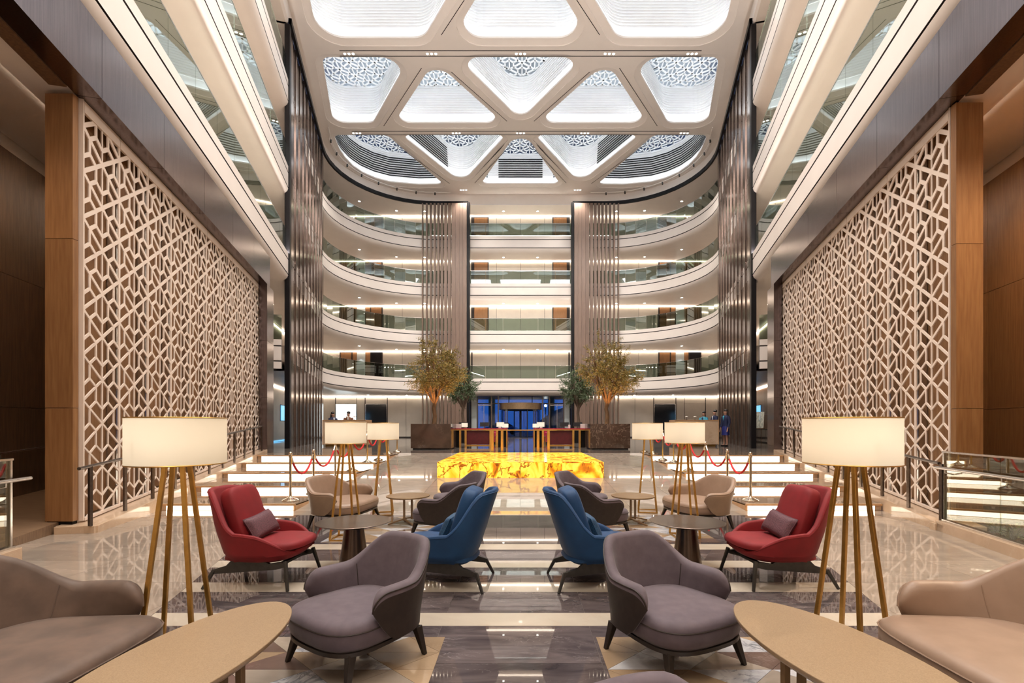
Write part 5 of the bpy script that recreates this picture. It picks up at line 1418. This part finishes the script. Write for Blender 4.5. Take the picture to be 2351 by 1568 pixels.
for s in (-1, 1):
    p = empty('planter', (s*3.62, 20.3, UF), 0, 'square dark brown marble planter holding the front %s olive tree' % SN[s], 'planter', 'dark marble planters')
    MB().box(-.81, -.8, .05, .81, -.77, 1.04).build('front_slab', 'emperador', p)
    MB().box(-.81, .77, .05, .81, .8, 1.04).build('back_slab', 'emperador', p)
    for a in (-1, 1): MB().box(min(a*.81, a*.78), -.768, .05, max(a*.81, a*.78), .768, 1.04).build('side_slab', 'emperador', p)
    MB().box(-.74, -.73, 0, .74, .73, .05).build('plinth', 'black', p)
    mb = MB(); r = random.Random(4+s)
    mb.box(-.77, -.76, .95, .77, .76, 1.0)
    for i in range(240):
        x, y = r.uniform(-.74, .74), r.uniform(-.74, .74); q = r.uniform(.025, .05); mb.ellip((x, y, 1.01), (q, q, q*.7), 6, 4)
    mb.build('pebbles', 'grass', p)['kind'] = 'stuff'
    tree((s*3.62, 20.3, UF+1.0), .90, (.10 if s < 0 else .12, 0, 2.45), (1.25, 1.2, 1.6), 17000, 'olive', 'bark', 'golden lit olive tree in the %s front planter, %s' % (SN[s], ('crown leaning over the counter', 'crown spreading outward')[s > 0]), 21+s)
    p = empty('tree_tub', (s*3.22, 27, UF), 0, 'dark round tub of the greener olive tree behind the %s desk' % SN[s], 'planter', 'tubs of the rear trees')
    MB().lathe([(.36, 0), (.42, .7), (.40, .7), (.38, .62), (.01, .62)], 24).build('tub', 'black', p, smooth=40)
    tree((s*3.22, 27, UF+.62), 1.35, (0, 0, 2.6), (.95, .9, 1.35), 8000, 'green', 'bark2', 'slimmer grey green olive tree behind the %s reception desk' % SN[s], 41+s, .11, False)
# ================================================================ PLANTS behind the right balustrade
for k, (y, o) in enumerate(((6.92, -.46), (6.58, -.44), (6.22, -.46), (5.86, -.45), (6.8, -.92), (6.42, -.95), (6.04, -.92), (5.66, -.9), (5.5, -.45))):
    x, yy, _ = wp(1, y, o, 0); r = random.Random(70+k)
    t = empty('leafy_plant', (x, yy, .02), r.uniform(0, 6), '%s leafy green plant, counted in the bed behind the right glass balustrade' % ORD[k], 'plant', 'plants behind the right balustrade')
    lf = MB(); stm = MB()
    for i in range(46):
        a = r.uniform(0, 2*PI); el = r.uniform(.5, 1.35); L = r.uniform(.12, .30)
        d = Vector((math.cos(a)*math.cos(el), math.sin(a)*math.cos(el), math.sin(el)))
        p = Vector((d.x*.6, d.y*.6, d.z))*L; n = d.cross(Vector((0, 0, 1))).normalized(); l = r.uniform(.06, .11); w_ = l*.22
        stm.tube([(0, 0, 0), p], .004, 4)
        dd = (d+Vector((0, 0, -.5))).normalized()
        lf.add([p, p+dd*l*.35+n*w_, p+dd*l*.7+n*w_*.7, p+dd*l, p+dd*l*.7-n*w_*.7, p+dd*l*.35-n*w_], [(0, 1, 2, 3, 4, 5)])
    stm.build('stems', 'green', t); lf.build('foliage', 'fern', t)['kind'] = 'stuff'
mb = MB(); wbox(mb, 1, 3.5, 7.5, -2.5, -.25, -.08, .03); tag(mb.build('planting_bed', 'soil'), 'dark soil bed behind the right glass balustrade', 'bed', kind='stuff')
# ================================================================ SIGNS AND ART IN THE SIDE PASSAGES
for s, y0, y1 in ((-1, 31.0, 32.6), (1, 30.9, 32.6)):
    t = empty('wall_screen', wp(s, (y0+y1)/2, -2.55, 2.0), 0, 'lit blue wall screen glimpsed past the %s fin wall' % SN[s], 'screen')
    mb = MB(); wbox(mb, s, y0, y1, -2.57, -2.53, 1.95, 2.9); part(mb, 'screen', 'tv_blue', t)
    mb = MB(); wbox(mb, s, y0-.05, y1+.05, -2.59, -2.572, 1.9, 2.95); part(mb, 'bezel', 'black', t)
mb = MB(); wbox(mb, -1, 24, 33, -2.59, -2.55, .66, .72); mb.build('base_light', 'tv_blue', wallL[-1])
t = empty('art_easel', (12.5, 25.5, UF), -.25, 'framed grey abstract triptych board on a thin two legged stand beside the right portal', 'easel')
for k in range(3):
    x0 = -.30+k*.2
    MB().hexa([(x0, 0, .84), (x0+.19, 0, .84), (x0+.19, .02, .84), (x0, .02, .84), (x0+.06, .10, 1.70), (x0+.25, .10, 1.70), (x0+.25, .12, 1.70), (x0+.06, .12, 1.70)]).build('panel', 'art', t)
MB().box(-.33, -.02, .79, .36, .04, .83).build('ledge', 'steel', t)
for x in (-.22, .18): MB().tube([(x, .02, 0), (x, .02, .8)], .014, 8).build('leg', 'steel', t)
c = empty('low_cabinet', wp(1, 28.5, -2.3, UF), 0, 'low black cabinet along the wall behind the art stand', 'cabinet')
mb = MB(); wbox(mb, 1, 26.5, 30.5, -2.58, -2.1, .65, 1.42); part(mb, 'body', 'black', c)
for k in range(4):
    mb = MB(); wbox(mb, 1, 26.52+k, 27.48+k, -2.098, -2.08, .70, 1.38); part(mb, 'door', 'tv_off', c)
# wall behind the camera closes the hall
mb = MB(); mb.box(-9, -6.2, 0, 9, -6, 19.4); S('wall_front', mb, 'soffit')
# last: empties that never got a label are part of the setting
